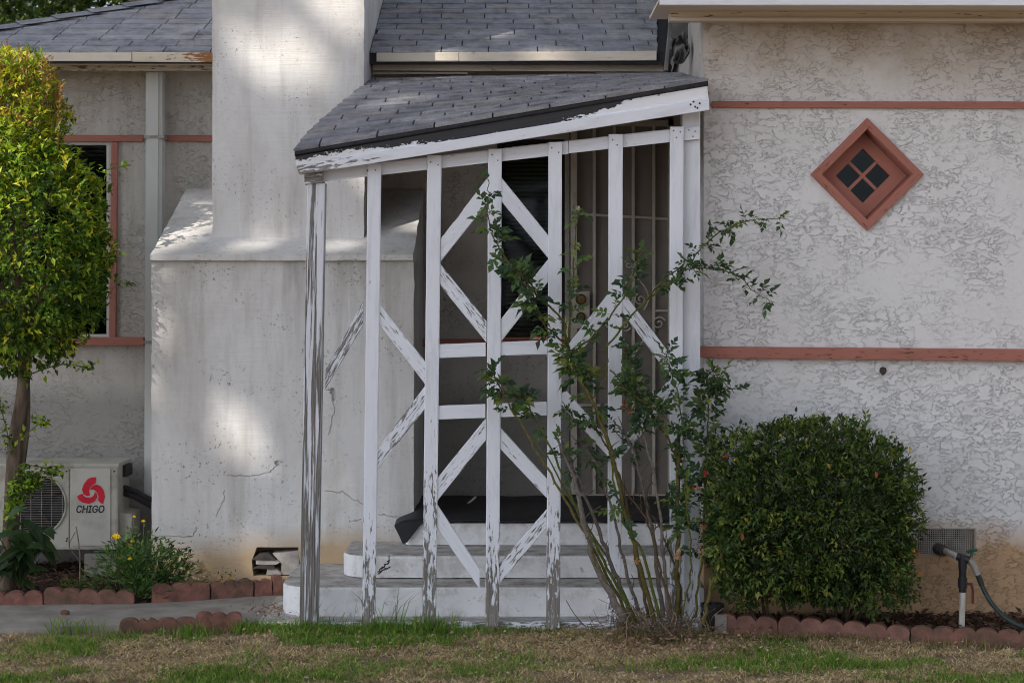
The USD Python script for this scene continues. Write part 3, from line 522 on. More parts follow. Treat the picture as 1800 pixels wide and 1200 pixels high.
# --- security door
door = obj('door', box_mesh((X(1001, DB), DB + 0.02, Z(868, DB)), (X(1189, DB), DB + 0.06, Z(212, DB))), m_wood, house, label='brown door behind a beige iron security grille')
DD = DB - 0.05
obj('screen', box_mesh((X(1006, DD), DD + 0.018, Z(872, DD)), (X(1180, DD), DD + 0.022, Z(215, DD))), m_screen, door)
def barx(a, b, r=0.0085, D=DD, k=6): return tube([W(*a, D), W(*b, D)], r, k)
obj('stile', box_mesh((X(1003, DD), DD - 0.02, Z(876, DD)), (X(1014, DD), DD + 0.02, Z(212, DD))), m_bar, door)
obj('stile', box_mesh((X(1174, DD), DD - 0.02, Z(876, DD)), (X(1184, DD), DD + 0.02, Z(212, DD))), m_bar, door)
obj('rail', box_mesh((X(1003, DD), DD - 0.02, Z(879, DD)), (X(1184, DD), DD + 0.02, Z(868, DD))), m_bar, door)
obj('rail', box_mesh((X(1003, DD), DD - 0.02, Z(222, DD)), (X(1184, DD), DD + 0.02, Z(212, DD))), m_bar, door)
for px in (1044.5, 1080, 1113, 1149): obj('bar', box_mesh((X(px - 2.6, DD), DD - 0.008, Z(868, DD)), (X(px + 2.6, DD), DD + 0.008, Z(222, DD))), m_bar, door)
for a, b in (((1014, 376), (1174, 385)), ((1014, 712), (1174, 712)), ((1149, 546), (1174, 546))):
    obj('crossbar', barx(a, b, 0.0075), m_bar, door)
def spiral(cx, cy, r, turns, start, dirn):
    t = np.linspace(0, 1, 26); a = start + dirn * turns * 2 * np.pi * t; q = r * (1 - 0.82 * t)
    return np.array([W(cx + q_ * math.cos(a_), cy - q_ * math.sin(a_), DD - 0.012) for q_, a_ in zip(q, a)])
for s in (-1, 1):
    c = 1114
    for cy, r, off, st in ((465, 8, 9, 0.5), (526, 11, 12, 2.0), (568, 12, 44, 0.4), (572, 10, 15, 3.5)):
        obj('scroll', tube(spiral(c + s * off, cy, r, 1.4, (st if s > 0 else math.pi - st), s), 0.0042, 5), m_bar, door)
    obj('scroll', tube(curve([W(c + s * q, y, DD - 0.012) for q, y in ((0, 472), (6, 488), (20, 505), (26, 525), (18, 545))], 5), 0.0042, 5), m_bar, door)
    obj('scroll', tube(curve([W(c + s * q, y, DD - 0.012) for q, y in ((22, 590), (12, 605), (2, 622))], 5), 0.0042, 5), m_bar, door)
plate = obj('lock_plate', box_mesh((X(1003, DD), DD - 0.03, Z(577, DD)), (X(1036, DD), DD - 0.021, Z(512, DD))), m_bar, door)
def turned(prof, c, k=20):
    """A turned part whose axis runs towards the viewer: profile of (radius, distance from c)."""
    a = np.arange(k) / k * 2 * np.pi; V = [[c[0] + r * math.cos(t), c[1] - d, c[2] + r * math.sin(t)] for r, d in prof for t in a]; n = len(prof)
    Fc = [(i * k + j, i * k + (j + 1) % k, (i + 1) * k + (j + 1) % k, (i + 1) * k + j) for i in range(n - 1) for j in range(k)]
    return np.array(V), np.array(Fc)
obj('door_knob', turned([(0.03, 0), (0.03, 0.006), (0.011, 0.012), (0.011, 0.03), (0.024, 0.036), (0.028, 0.048), (0.02, 0.06), (0.0001, 0.062)], W(1021, 526, DD - 0.03)), m_brass, plate, smooth=40)
obj('deadbolt', turned([(0.027, 0), (0.026, 0.012), (0.018, 0.02), (0.0001, 0.02)], W(1021, 557, DD - 0.03)), m_brass, plate, smooth=40)

# --- diamond window in the wing
ring = lambda r0, r1: diam(r0).difference(diam(r1))
dw = obj('window', prism_xz(ring(rr, rr * 0.80), DW - 0.022, DW + 0.012), None, house, label='diamond shaped window with deep terracotta frame and four panes') if False else None
def mitred(r0, r1, D0, D1, parent, mat, nm, wear=0.2):
    """Four mitred boards round the diamond."""
    c = lambda r: [(wx - r, wz), (wx, wz + r), (wx + r, wz), (wx, wz - r)]
    o, i = c(r0), c(r1); out = []
    for k in range(4):
        n = (k + 1) % 4; out.append(obj(nm, board(o[k], i[k], o[n], i[n], D0, D1 - D0, wear, nseg=6), mat, parent))
    return out
dwin = obj('window', prism_xz(ring(rr * 0.82, rr * 0.80), DW + 0.013, DW + 0.155), simple('window_reveal_paint', (0.30, 0.115, 0.085), (0.20, 0.08, 0.06), 12), house, label='diamond shaped window with deep terracotta frame and four panes')
mitred(rr, rr * 0.80, DW - 0.026, DW + 0.012, dwin, m_red, 'casing', 0.30)
mitred(rr * 0.80, rr * 0.485, DW + 0.085, DW + 0.11, dwin, m_red, 'sash', 0.16)
for k in range(2):
    s = rr * 0.485; q = 0.0075 * 1.0
    a, b = (np.array([wx - s / 2, wz - s / 2]), np.array([wx + s / 2, wz + s / 2])) if k == 0 else (np.array([wx - s / 2, wz + s / 2]), np.array([wx + s / 2, wz - s / 2]))
    d = (b - a) / np.linalg.norm(b - a); nrm = np.array([-d[1], d[0]]) * q
    obj('glazing_bar', board(a - nrm, a + nrm, b - nrm, b + nrm, DW + 0.09 + 0.003 * k, 0.015, 0.2, nseg=4), m_red, dwin)
for dx, dz in ((0, 1), (1, 0), (0, -1), (-1, 0)):
    r = rr * 0.2425; o = rr * 0.2425
    obj('pane', prism_xz(sg.Polygon([(wx + dx * o - r, wz + dz * o), (wx + dx * o, wz + dz * o - r), (wx + dx * o + r, wz + dz * o), (wx + dx * o, wz + dz * o + r)]), DW + 0.100, DW + 0.104), m_pane, dwin)
# --- vent with wire mesh
vb = vent.bounds
vt = obj('foundation_vent', prism_xz(vent.difference(vent.buffer(-0.006, join_style='mitre')), DW + 0.006, DW + 0.03), m_steel, house, label='wire mesh vent at the foot of the wing wall')
mb = MB()
for i in range(27): x = vb[0] + (vb[2] - vb[0]) * (i + .5) / 27; mb.box((x - 0.0021, DW + 0.012, vb[1]), (x + 0.0021, DW + 0.015, vb[3]))
for i in range(13): z = vb[1] + (vb[3] - vb[1]) * (i + .5) / 13; mb.box((vb[0], DW + 0.0155, z - 0.0021), (vb[2], DW + 0.0185, z + 0.0021))
obj('wire_mesh', mb, m_steel, vt, kind='stuff')

# --- downspout
ds = MB()
q = lambda px, py: (X(px, 9.98), Z(py, 9.98))
poly = sg.Polygon([q(255, 126), q(284, 126), q(284, 238), q(279, 880), q(252, 880), q(255, 238)])
dsp = obj('downspout', prism_xz(poly, 10.0, 10.09), m_down, house)
obj('rib', prism_xz(sg.Polygon([q(258, 127), q(278, 127), q(274, 879), q(256, 879)]), 9.988, 9.9995), m_down, dsp)
for y, D in ((240, 9.98), (601, 9.98)): obj('strap', box_mesh((X(252, D), D + 0.004, Z(y + 3, D)), (X(288, D), DB, Z(y - 2, D))), m_steel, dsp)

# ---------------------------------------------------------------- the porch
porch = thing('wooden_porch', 'sagging white lattice porch with peeling posts and its own shingled roof', 'porch')
low = lambda t: 0.13 + 0.52 * max(0, 1 - t * 2.3) ** 1.3
heavy = lambda t: 0.36 + 0.22 * max(0, 1 - t * 1.6)
def post(px):
    return vboard(*px)
obj('post', vboard(322, 1108, 540, 571, 526, 557, 8.25, 0.088, lambda t, f: 0.47 + 0.24 * max(0, 1 - t * 1.5) - 0.08 * f, bow=0.01), m_post, porch, label='badly weathered left corner post')
obj('post', vboard(196, 1095, 1199, 1231, 1202, 1231, 8.30, 0.088, lambda t: 0.08 + 0.3 * max(0, 1 - t * 4)), m_white, porch)
sl = [(287, 1100, 646, 670, 636, 659, low), (273, 1099, 751, 776, 742, 766, lambda t: 0.16 + 0.52 * max(0, 1 - t * 1.9) ** 1.1), (262, 1106, 858, 882, 853, 877, lambda t: 0.13 + 0.6 * max(0, 1 - t * 3.2)),
      (250, 1103, 964, 988, 960, 984, lambda t: 0.14 + 0.58 * max(0, 1 - t * 2.6)), (236, 1094, 1070, 1095, 1068, 1092, lambda t: 0.12 + 0.4 * max(0, 1 - t * 4)), (223, 1092, 1178, 1202, 1178, 1200, low)]
for y0, y1, a, b, c, d, wv in sl: obj('slat', vboard(y0, y1, a, b, c, d, DP - 0.022, 0.02, wv, bow=0.006), m_white, porch)
# top rail in lengths between the slats
def railx(x): return 298 - (x - 565) * 0.1143
xs = [545, 1000, 1231]
for a, b in zip(xs[:-1], xs[1:]): obj('top_rail', hboard(a, b - 1, railx(a) - 1, railx(a) + 21, railx(b) - 1, railx(b) + 22, DP + 0.003, 0.02, 0.2), m_white, porch)
obj('beam_end', hboard(535, 567, 300, 324, 298, 321, 8.235, 0.10, 0.56), m_white, porch, label='rotten end of the beam over the corner post')
def brace(x0, y0, x1, y1, hw0=19, hw1=None, D=DP - 0.013, wear=0.12):
    wear = wear + 0.09 + 0.05 * rng.random()
    """A diagonal with ends cut upright; hw: half the height of the cut in pixels."""
    hw1 = hw1 or hw0; q = lambda x, y: (X(x, D), Z(y, D))
    return obj('brace', board(q(x0, y0 + hw0), q(x0, y0 - hw0), q(x1, y1 + hw1), q(x1, y1 - hw1), D, 0.018, wear), m_white, porch)
tag(brace(638, 551, 572, 666, 21, 17, D=DP + 0.01, wear=0.40), 'loose cracked brace left of the first slat')
brace(664.5, 549, 748, 656, 19, 20, wear=0.22); brace(748, 697, 662.5, 808, 20, 18, wear=0.32)
brace(775, 439, 858, 333, 20, 22); brace(881.5, 333, 964, 434, 21, 20); brace(771, 479, 855, 583, 19, 19, wear=0.27); brace(963, 476, 879.5, 582, 20, 20)
brace(768, 861, 854, 754, 20, 19, wear=0.2); brace(767, 905, 843, 1017, 21, 18, wear=0.1); brace(961, 911, 877.5, 1009, 16, 18, wear=0.28); brace(878, 768, 961, 858, 19, 17, wear=0.18)
brace(1070, 535, 987, 641, 20, 20, wear=0.16); brace(1094, 530, 1178, 642, 19, 20, wear=0.24); brace(986, 693, 1069, 786, 18, 16, wear=0.16); brace(1178, 684, 1093.5, 788, 20, 15, wear=0.24)
D = DP - 0.012
for a, b, y0, y1 in ((771, 853.5, 605, 602), (879, 962, 601, 598), (769, 853, 713, 710), (878, 961, 709, 706)):
    obj('crosspiece', hboard(a, b, y0, y0 + 24, y1, y1 + 24, D, 0.018, 0.1), m_white, porch)
obj('sill_board', hboard(556, 1230, 1094, 1109, 1092, 1108, DP + 0.02, 0.04, 0.50), m_white, porch, label='peeling board along the ground between the posts')
# roof of the porch: a sagging, twisted plane
Lp = np.array([(0, 2.141), (.097, 2.2155), (.246, 2.303), (.446, 2.42), (.686, 2.556), (1, 2.665)])
FD, BD = 8.19, 9.95
def porch_left(v): return X(518, FD) + (sx1 - 0.004 - X(518, FD)) * min(v / 0.6875, 1.0)
def porch_surface(a, b):
    v = b / 1.82; D = FD + (BD - FD) * v
    u = (a + 0.968) / 1.84; zl = np.interp(v, Lp[:, 0], Lp[:, 1]); zr = 2.455 + (2.69 - 2.455) * v
    z = zl * (1 - u) + zr * u + 0.006 * math.sin(a * 4.1) * math.sin(v * 7)
    dz = (np.interp(min(v + .05, 1), Lp[:, 0], Lp[:, 1]) - np.interp(max(v - .05, 0), Lp[:, 0], Lp[:, 1])) / 0.1 / 1.76
    n = np.array([-(zr - zl) / 1.84, -(dz * (1 - u) + 0.133 * u), 1.0]); return np.array([a, D, z]), n / np.linalg.norm(n)
U, V_ = np.meshgrid(np.linspace(0, 1, 25), np.linspace(0, 1, 25), indexing='ij')
top = np.array([porch_surface(porch_left(v) + (0.872 - porch_left(v)) * u, v * 1.82)[0] for u, v in zip(U.ravel(), V_.ravel())]); bot = top - [0, 0, 0.022]
idx = np.arange(625).reshape(25, 25); Q = np.stack([idx[:-1, :-1], idx[1:, :-1], idx[1:, 1:], idx[:-1, 1:]], -1).reshape(-1, 4)
ed = np.concatenate([idx[:, 0], idx[-1, 1:], idx[-2::-1, -1], idx[0, -2:0:-1]]); en = np.roll(ed, -1)
proof = obj('roof', (np.vstack([top, bot]), np.vstack([Q, Q[:, ::-1] + 625, np.stack([en, ed, ed + 625, en + 625], -1)])), m_deck, porch)
lay(porch_surface, proof, lambda b: porch_left(b / 1.82) - 0.004, lambda b: 0.876, 17, expo=0.107, width=0.255, gap=0.008, mats=m_sd)
for i, x in enumerate((-0.62, -0.2, 0.25, 0.68)):
    p = [porch_surface(x, b)[0] - [0, 0, 0.028] for b in (0.1, 1.75)]; mb = MB()
    v = np.array([[x - .02, p[0][1], p[0][2]], [x + .02, p[0][1], p[0][2]], [x + .02, p[1][1], p[1][2]], [x - .02, p[1][1], p[1][2]]]); v = np.vstack([v, v - [0, 0, 0.085]])
    mb.add(v, np.array([(0, 1, 2, 3), (7, 6, 5, 4), (0, 4, 5, 1), (1, 5, 6, 2), (2, 6, 7, 3), (3, 7, 4, 0)])); vv, ff = mb.vf()
    obj('rafter', (vv, ff), m_wood, porch)
pk = lambda t, f: float(np.interp(t, [0, .05, .12, .2, .3, .42, .6, .68, .76, .84, 1], [.6, .42, .35, .58, .85, 1.15, 1.12, .85, .45, -.1, -.25])) + (f - 0.45) * 0.95
q = lambda x, y, D: (X(x, D), Z(y, D))
obj('fascia_board', board(q(520, 291, 8.19), q(519, 272, 8.19), q(1245, 172, 8.19), q(1243, 150, 8.19), 8.19, 0.022, pk, nseg=60), m_dark, porch, label='upper fascia board with dark patch where the paint has peeled')
obj('drip_edge', tube([W(518, 270.5, 8.185), W(1243.5, 148, 8.185)], 0.006, 6), m_deck, porch)
obj('fascia_board', board(q(526, 307, 8.17), q(521, 291, 8.17), q(1247, 193, 8.17), q(1246, 172, 8.17), 8.17, 0.024, lambda t: 0.20 + 0.40 * max(0, 1 - t * 4), nseg=40), m_white, porch)
for (a, b, D) in ((646, 300, 0), (660, 299, 0), (757, 285, 0), (770, 290, 0), (865, 272, 0), (875, 282, 0), (970, 260, 0), (982, 268, 0), (1077, 246, 0), (1085, 255, 0), (1184, 230, 0), (1196, 232, 0), (1189, 242, 0), (1211, 229, 0), (1218, 240, 0), (1222, 231, 0)):
    obj('nail', turned([(0.0035, -0.004), (0.0035, 0.001), (0.0001, 0.0015)], W(a, b, DP - 0.022 if a < 1205 else DP + 0.003), 6), m_brown if False else m_acd, porch)
for a, b in ((1214, 184), (1222, 188), (1230, 182), (1219, 179), (1226, 190)): obj('nail', turned([(0.005, -0.004), (0.005, 0.001), (0.0001, 0.0015)], W(a, b, 8.17), 6), m_acd, porch)

# ---------------------------------------------------------------- steps
steps = thing('concrete_steps', 'three white painted concrete steps with rounded left ends inside the porch', 'steps')
def slab(x0, d0, z0, z1, r, x1=None, d1=DB - 0.002, amp=0.0018, cut=()):
    x1 = x1 or XWING - 0.003
    base = sg.Polygon([(x0 + r, d0), (x1, d0), (x1, d1), (x0, d1), (x0, d0 + r)]); c = sg.Point(x0 + r, d0 + r).buffer(r, 12); base = base.union(c).convex_hull
    ins = base.buffer(-0.014).convex_hull
    pts = [(x, y, z0) for x, y in base.exterior.coords] + [(x, y, z1 - 0.014) for x, y in base.exterior.coords] + [(x, y, z1 - 0.004) for x, y in base.buffer(-0.004).exterior.coords] + [(x, y, z1) for x, y in ins.exterior.coords]
    man = manifold(trimesh.convex.convex_hull(np.array(pts)))
    if cut: man = man - m3.Manifold.batch_boolean(cracks(cut, d0, 0.006, 0.03), m3.OpType.Add)
    return rough(man, 0.05, amp, 6.0, int(z1 * 100))
obj('footing', slab(X(452, 8.33), 8.33, -0.05, 0.03, 0.02, d1=9.0), m_conc, steps, smooth=40)
obj('step', slab(X(493, 8.5), 8.45, -0.04, 0.166, 0.16, d1=9.168), m_conc, steps, smooth=40)
obj('step', slab(X(600, 8.7), 8.68, 0.1705, 0.276, 0.15, d1=9.168, cut=[[(664, 1006), (672, 996), (682, 990), (686, 975), (687, 970)], [(664, 1008), (676, 1000), (684, 996)]]), m_conc, steps, smooth=40)
obj('step_core', box_mesh((X(600, 8.7) + 0.17, 8.705, 0.1), (XWING - 0.005, 9.0, 0.25)), m_rubd, steps)
obj('step', slab(X(714, 9.02), 8.99, 0.281, 0.39, 0.03), m_conc, steps, smooth=40, label='top step carrying the porch floor')
obj('step_core', box_mesh((X(714, 9.02) + 0.03, 9.015, 0.2), (XWING - 0.005, 9.16, 0.36)), m_rubd, steps)
# black mat over the top step
nx, ny = 70, 40
uu, vv = np.meshgrid(np.linspace(0, 1, nx), np.linspace(0, 1, ny), indexing='ij')
mx = X(694, 9.0) + uu * (0.875 - X(694, 9.0)); my = 8.985 + vv * 1.04
FR = 7   # the first rows hang in front of the step
row = np.arange(ny)[None, :] + 0 * uu
my = np.where(row < FR, 8.972, 8.982 + (row - FR) / (ny - 1 - FR) * 1.04)
vr = np.clip((row - FR) / (ny - 1 - FR), 0, 1); edge = np.clip((X(716, 9.0) - mx) / (X(716, 9.0) - X(694, 9.0)), 0, 1)
mz = 0.400 + 0.012 * meshkit.fbm(np.stack([mx * 7, my * 7, 0 * mx], -1), 3, 4) + 0.035 * np.exp(-((mx + 0.45) / 0.05) ** 2) * np.clip(vr * 6, 0, 1) * np.clip(1.6 - vr * 2, 0, 1)
tri = np.interp(mx, [X(693, 9), X(711, 9), X(744, 9), X(1200, 9)], [0.02, 1, 0.06, 0.05]); hang = np.clip(1 - row / FR, 0, 1)
mz = mz - 0.125 * tri * hang - 0.02 * edge ** 2; my = my - 0.012 * hang * tri
mv = np.stack([mx, my, mz], -1).reshape(-1, 3); idx = np.arange(nx * ny).reshape(nx, ny); Q = np.stack([idx[:-1, :-1], idx[1:, :-1], idx[1:, 1:], idx[:-1, 1:]], -1).reshape(-1, 4)
obj('door_mat', (mv, Q), m_mat, smooth=40, label='black rubber sheet lying on the porch floor, its left corner folded down', cat='mat')
obj('stick', tube([W(815, 891, 9.6), W(836, 873, 9.75)], 0.006, 5), m_pvc, label='short pale stick lying on the black sheet', cat='stick')

# ---------------------------------------------------------------- air conditioner
ac = thing('air_conditioner', 'cream outdoor air conditioner with red logo standing in the bed by the left wall', 'air conditioner')
AD = 9.7; a0, a1, z0, z1 = X(-38, AD), X(207, AD), Z(966, AD), Z(816, AD)
m = m3.Manifold.hull(m3.Manifold.compose([m3.Manifold(m3.Mesh(np.asarray(s.vertices, np.float32), np.asarray(s.faces, np.uint32))) for s in [trimesh.creation.icosphere(2, 0.012).apply_translation(c) for c in [(x, y, z) for x in (a0 + .012, a1 - .012) for y in (AD + .012, AD + .29) for z in (z0 + .012, z1 - .012)]]]))
gc = (X(62, AD), Z(886, AD)); gr = 54 * AD / F
fanhole = manifold(prism_xz(sg.Point(*gc).buffer(gr, 32), AD - 0.05, AD + 0.08))
obj('body', (lambda me: (np.array(me.vert_properties[:, :3]), np.array(me.tri_verts)))((m - fanhole).to_mesh()), m_ac, ac, smooth=30)
pr = rect(X(127, AD), Z(956, AD), X(192, AD), Z(826, AD)).buffer(0.006)
obj('front_panel', prism_xz(pr, AD - 0.005, AD + 0.001), m_ac2, ac)
obj('lid', box_mesh((a0 - 0.006, AD - 0.006, z1 - 0.012), (a1 + 0.006, AD + 0.306, z1 + 0.006)), m_ac, ac)
obj('fan_shroud', prism_xz(sg.Point(*gc).buffer(gr * 0.99, 32), AD + 0.07, AD + 0.078), m_acd, ac)
fan = obj('fan', turned([(0.035, 0), (0.035, 0.02), (0.0001, 0.025)], (gc[0], AD + 0.06, gc[1])), m_acd, ac)
for k in range(3):
    a = k * 2.094 + 0.4; pts = [(gc[0] + r * math.cos(a + t), AD + 0.05 - 0.02 * (t > .2), gc[1] + r * math.sin(a + t)) for r in (0.03, gr * 0.9) for t in (0, 0.75)]
    obj('blade', (np.array(pts), np.array([(0, 2, 3, 1)])), m_room, fan)
gl = obj('grille', (lambda mbb: mbb)(MB().tube([(gc[0] + gr * math.cos(t), AD - 0.004, gc[1] + gr * math.sin(t)) for t in np.linspace(0, 2 * np.pi, 49)], 0.005, 5)), m_ac, ac)
mb = MB()
for z in np.arange(gc[1] - gr + 0.012, gc[1] + gr, 0.0125):
    h = math.sqrt(max(gr ** 2 - (z - gc[1]) ** 2, 0)); mb.box((gc[0] - h, AD - 0.003, z - 0.0008), (gc[0] + h, AD, z + 0.0008))
for x in np.arange(gc[0] - gr + 0.03, gc[0] + gr, 0.055):
    h = math.sqrt(max(gr ** 2 - (x - gc[0]) ** 2, 0)); mb.box((x - 0.0012, AD - 0.006, gc[1] - h), (x + 0.0012, AD - 0.0035, gc[1] + h))
obj('grille_wire', mb, m_steel, gl, kind='stuff')
# emblem of three swirling arms and the lettering
for arm in ([(1050, 200), (1000, 203), (950, 225), (905, 285), (882, 350), (900, 405), (938, 428), (976, 420), (962, 365), (985, 310), (1020, 285), (1047, 272)],
            [(985, 352), (998, 318), (1030, 297), (1065, 292), (1112, 312), (1148, 368), (1160, 440), (1138, 527), (1112, 515), (1082, 482), (1087, 432), (1070, 388), (1040, 358), (1010, 348)],
            [(820, 440), (848, 418), (882, 405), (905, 437), (945, 455), (985, 452), (1015, 438), (1037, 410), (1040, 385), (1060, 400), (1064, 445), (1035, 497), (965, 525), (890, 510), (845, 480)]):
    obj('emblem', prism_xz(sg.Polygon([(X(20 + x / 7.06, AD), Z(810 + y / 7.06, AD)) for x, y in arm]).buffer(0.0012), AD - 0.0075, AD - 0.0045), m_logo, ac)
tx = meshkit.text_mesh('CHIGO', 0.0365, 0.002, bold=True); v = tx.vertices.copy(); v[:, 0] += v[:, 1] * 0.2
wd = v[:, 0].max() - v[:, 0].min(); v[:, 0] = (v[:, 0] - v[:, 0].min()) / wd * (X(184, AD) - X(134.5, AD))
obj('lettering', (np.c_[X(134.5, AD) + v[:, 0], AD - 0.0075 + (0.002 - v[:, 2]), Z(900, AD) + v[:, 1]], tx.faces[:, ::-1]), m_ink, ac)
for sx_, sy_ in ((117, 828), (117, 950), (201, 828), (201, 950), (118, 946)): obj('screw', turned([(.005, -.002), (.005, .0015), (.0001, .002)], W(sx_, sy_, AD), 8), m_acd, ac)
obj('panel_seam', box_mesh((X(121, AD), AD - 0.0012, Z(958, AD)), (X(122.2, AD), AD + 0.003, Z(824, AD))), m_acd, ac)
obj('valve_cover', prism_xz(sg.Polygon([(a1, Z(955, AD)), (a1 + 0.02, Z(955, AD)), (a1 + 0.065, Z(944, AD)), (a1 + 0.065, Z(905, AD)), (a1, Z(902, AD))]), AD + 0.04, AD + 0.26), m_ac, ac)
obj('bracket', box_mesh((a1, AD + 0.12, Z(842, AD)), (a1 + 0.02, AD + 0.28, Z(822, AD))), m_acd, ac)
for k, y in enumerate((0, 10)):
    obj('pipe', tube(curve([(a1, AD + 0.15, Z(862 + y, AD)), (a1 + 0.06, AD + 0.14, Z(868 + y, AD)), (a1 + 0.13, AD + 0.2, Z(885 + y, AD)), (a1 + 0.19, AD + 0.3, Z(893 + y * 2, AD)), (a1 + 0.22, DB, Z(896 + y * 2, AD))], 6), 0.016, 8), m_black, ac)
for x in (a0 + 0.1, a1 - 0.1): obj('foot', box_mesh((x - 0.05, AD + 0.01, z0 - 0.02), (x + 0.05, AD + 0.29, z0 + 0.002)), m_acd, ac)
for i, x in enumerate((a1 - 0.09, a0 + 0.1)):
    v, f = rough(manifold(box_mesh((x - 0.085, AD - 0.01, -0.03), (x + 0.085, AD + 0.29, z0 - 0.02))), 0.05, 0.003, 9.0, i)
    obj('concrete_block', (v, f), m_path, smooth=40, label=('grey concrete block under the right end of the air conditioner', 'grey concrete block under the fan end of the air conditioner')[i], cat='block', group='blocks carrying the air conditioner')

# ---------------------------------------------------------------- scalloped edging blocks
def edging(px0, D0, px1, D1, ztop, n, label, group, z0=-0.03, tilt=0.0, chip=False):
    a, b = np.array([X(px0, D0), D0]), np.array([X(px1, D1), D1]); L = np.linalg.norm(b - a) - 0.006; d = (b - a) / np.linalg.norm(b - a); nn = np.array([-d[1], d[0]])
    r = L / n / 2; s = r * rng.uniform(0.42, 0.6)
    poly = so.unary_union([rect(0, z0, L, ztop - s)] + [sg.Point(r * (2 * i + 1), ztop - s).buffer(1, 14).__class__([(r * (2 * i + 1) + r * math.cos(t), ztop - s + s * math.sin(t)) for t in np.linspace(0, 2 * math.pi, 28)]) for i in range(n)])
    if chip: poly = poly.difference(sg.Point(L * 0.36, ztop).buffer(0.014, 3))
    m = trimesh.creation.extrude_polygon(poly, 0.045, engine='earcut'); man = manifold(m); v, f = rough(man, 0.018, 0.005, 16.0, int(px0) % 50)
    v = np.array(v); t = v[:, 2] - 0.0225; P = a[None] + d[None] * (v[:, 0:1] + 0.003) + nn[None] * (t + tilt * v[:, 1])[:, None]
    return obj('edging_block', (np.c_[P, v[:, 1] + (t * 0 + rng.normal(0, .05)) * 0 + (v[:, 0] - L / 2) * rng.normal(0, .022)], f), m_edges[int(px0) % 3], smooth=45, label=label, cat='edging', group=group)
ga, gb, gc_ = 'edging along the left bed', 'edging left lying beside the lawn', 'edging along the right bed'
edging(-90, 8.80, 77, 8.84, 0.085, 5, 'terracotta scalloped edging block left of the trunk, cut off by the photo', ga)
edging(77, 8.845, 237, 8.86, 0.09, 5, 'terracotta scalloped edging block just left of the yellow flowers', ga, tilt=0.05)
edging(267, 8.875, 368, 8.99, 0.108, 3, 'three-scallop edging block just right of the yellow flowers', ga, tilt=0.05)
edging(368, 8.99, 444, 9.07, 0.105, 3, 'worn edging block below the chimney, second from the steps', ga)
edging(444.5, 9.07, 476, 9.12, 0.10, 2, 'short edging block in front of the hole in the chimney foot', ga, chip=True)
edging(476.5, 9.12, 494, 9.14, 0.115, 1, 'edging stub squeezed against the lowest step', ga, tilt=-0.1)
edging(209, 8.17, 345, 8.235, 0.07, 4, 'chipped edging block between path and lawn with white paint spots', gb, tilt=-0.12, chip=True)
edging(345, 8.235, 425, 8.25, 0.088, 3, 'edging block at the lawn corner nearest the steps', gb)
edging(1258, 8.28, 1368, 8.21, 0.075, 3, 'edging block under the left end of the round green bush', gc_)
edging(1369, 8.2, 1600, 8.02, 0.075, 6, 'long six-scallop edging block in front of the round green bush', gc_, tilt=0.05)
edging(1601, 8.01, 1832, 7.86, 0.072, 6, 'long edging block in front of the standpipe', gc_)

# ---------------------------------------------------------------- standpipe and hose
sp = thing('standpipe', 'white and black standpipe with tap rising from the right bed beside the vent', 'pipe')
PD = 8.2
obj('riser', tube([W(1690, 1118, PD), W(1692, 1036, PD)], 0.0135, 12), m_pvc, sp, smooth=40)
obj('ball_valve', MB().tube([W(1692, 1040, PD), W(1692, 985, PD)], 0.0165, 12).tube([W(1692, 1032, PD), W(1692, 1015, PD)], 0.021, 12).tube([W(1692, 1000, PD), W(1692, 996, PD)], 0.019, 12), m_black, sp, smooth=40)
obj('valve_handle', MB().tube([W(1694, 1025, PD), W(1707, 1026, PD)], 0.006, 6).tube([W(1707, 1024, PD), W(1710, 1036, PD), W(1710, 1060, PD)], 0.0055, 6), m_handle, sp, smooth=40)
obj('supply_pipe', tube([W(1658, 966, DW + 0.02), W(1686, 980, PD + 0.01)], 0.0145, 12), m_pvc, sp, smooth=40)
obj('pipe_collar', tube([W(1645, 962, DW + 0.03), W(1660, 968, DW - 0.03)], 0.026, 12), m_rubd, sp, smooth=40)
obj('tee', MB().tube([W(1682, 977, PD + 0.01), W(1704, 984, PD - 0.01)], 0.018, 12).tube([W(1692, 975, PD), W(1692, 996, PD)], 0.0195, 12), m_black, sp, smooth=40)
obj('tap', MB().tube([W(1704, 983, PD - 0.01), W(1714, 998, PD - 0.02)], 0.015, 10), m_steel, sp, smooth=40)
obj('tap_handle', MB().tube([W(1707, 978, PD - 0.01), W(1709, 969, PD - 0.01)], 0.006, 6).tube([W(1700, 969, PD - 0.01), W(1717, 966, PD - 0.01)], 0.007, 6), m_green_p, sp, smooth=40)
hs = thing('garden_hose', 'dark green garden hose hanging from the tap to the ground', 'hose')
hp = curve([W(1713, 996, PD - 0.02), W(1726, 1028, PD - 0.03), W(1742, 1058, PD - 0.06), W(1768, 1085, PD - 0.12), W(1800, 1102, PD - 0.16), W(1850, 1112, PD - 0.2)], 8)
obj('tube', tube(hp, 0.0105, 10), m_hose, hs, smooth=40)
obj('connector', tube([W(1710, 990, PD - 0.018), W(1719, 1010, PD - 0.025)], 0.0145, 12), m_steel, hs, smooth=40)
obj('sleeve', tube([W(1719, 1010, PD - 0.025), W(1726, 1028, PD - 0.03)], 0.0128, 12), m_black, hs, smooth=40)

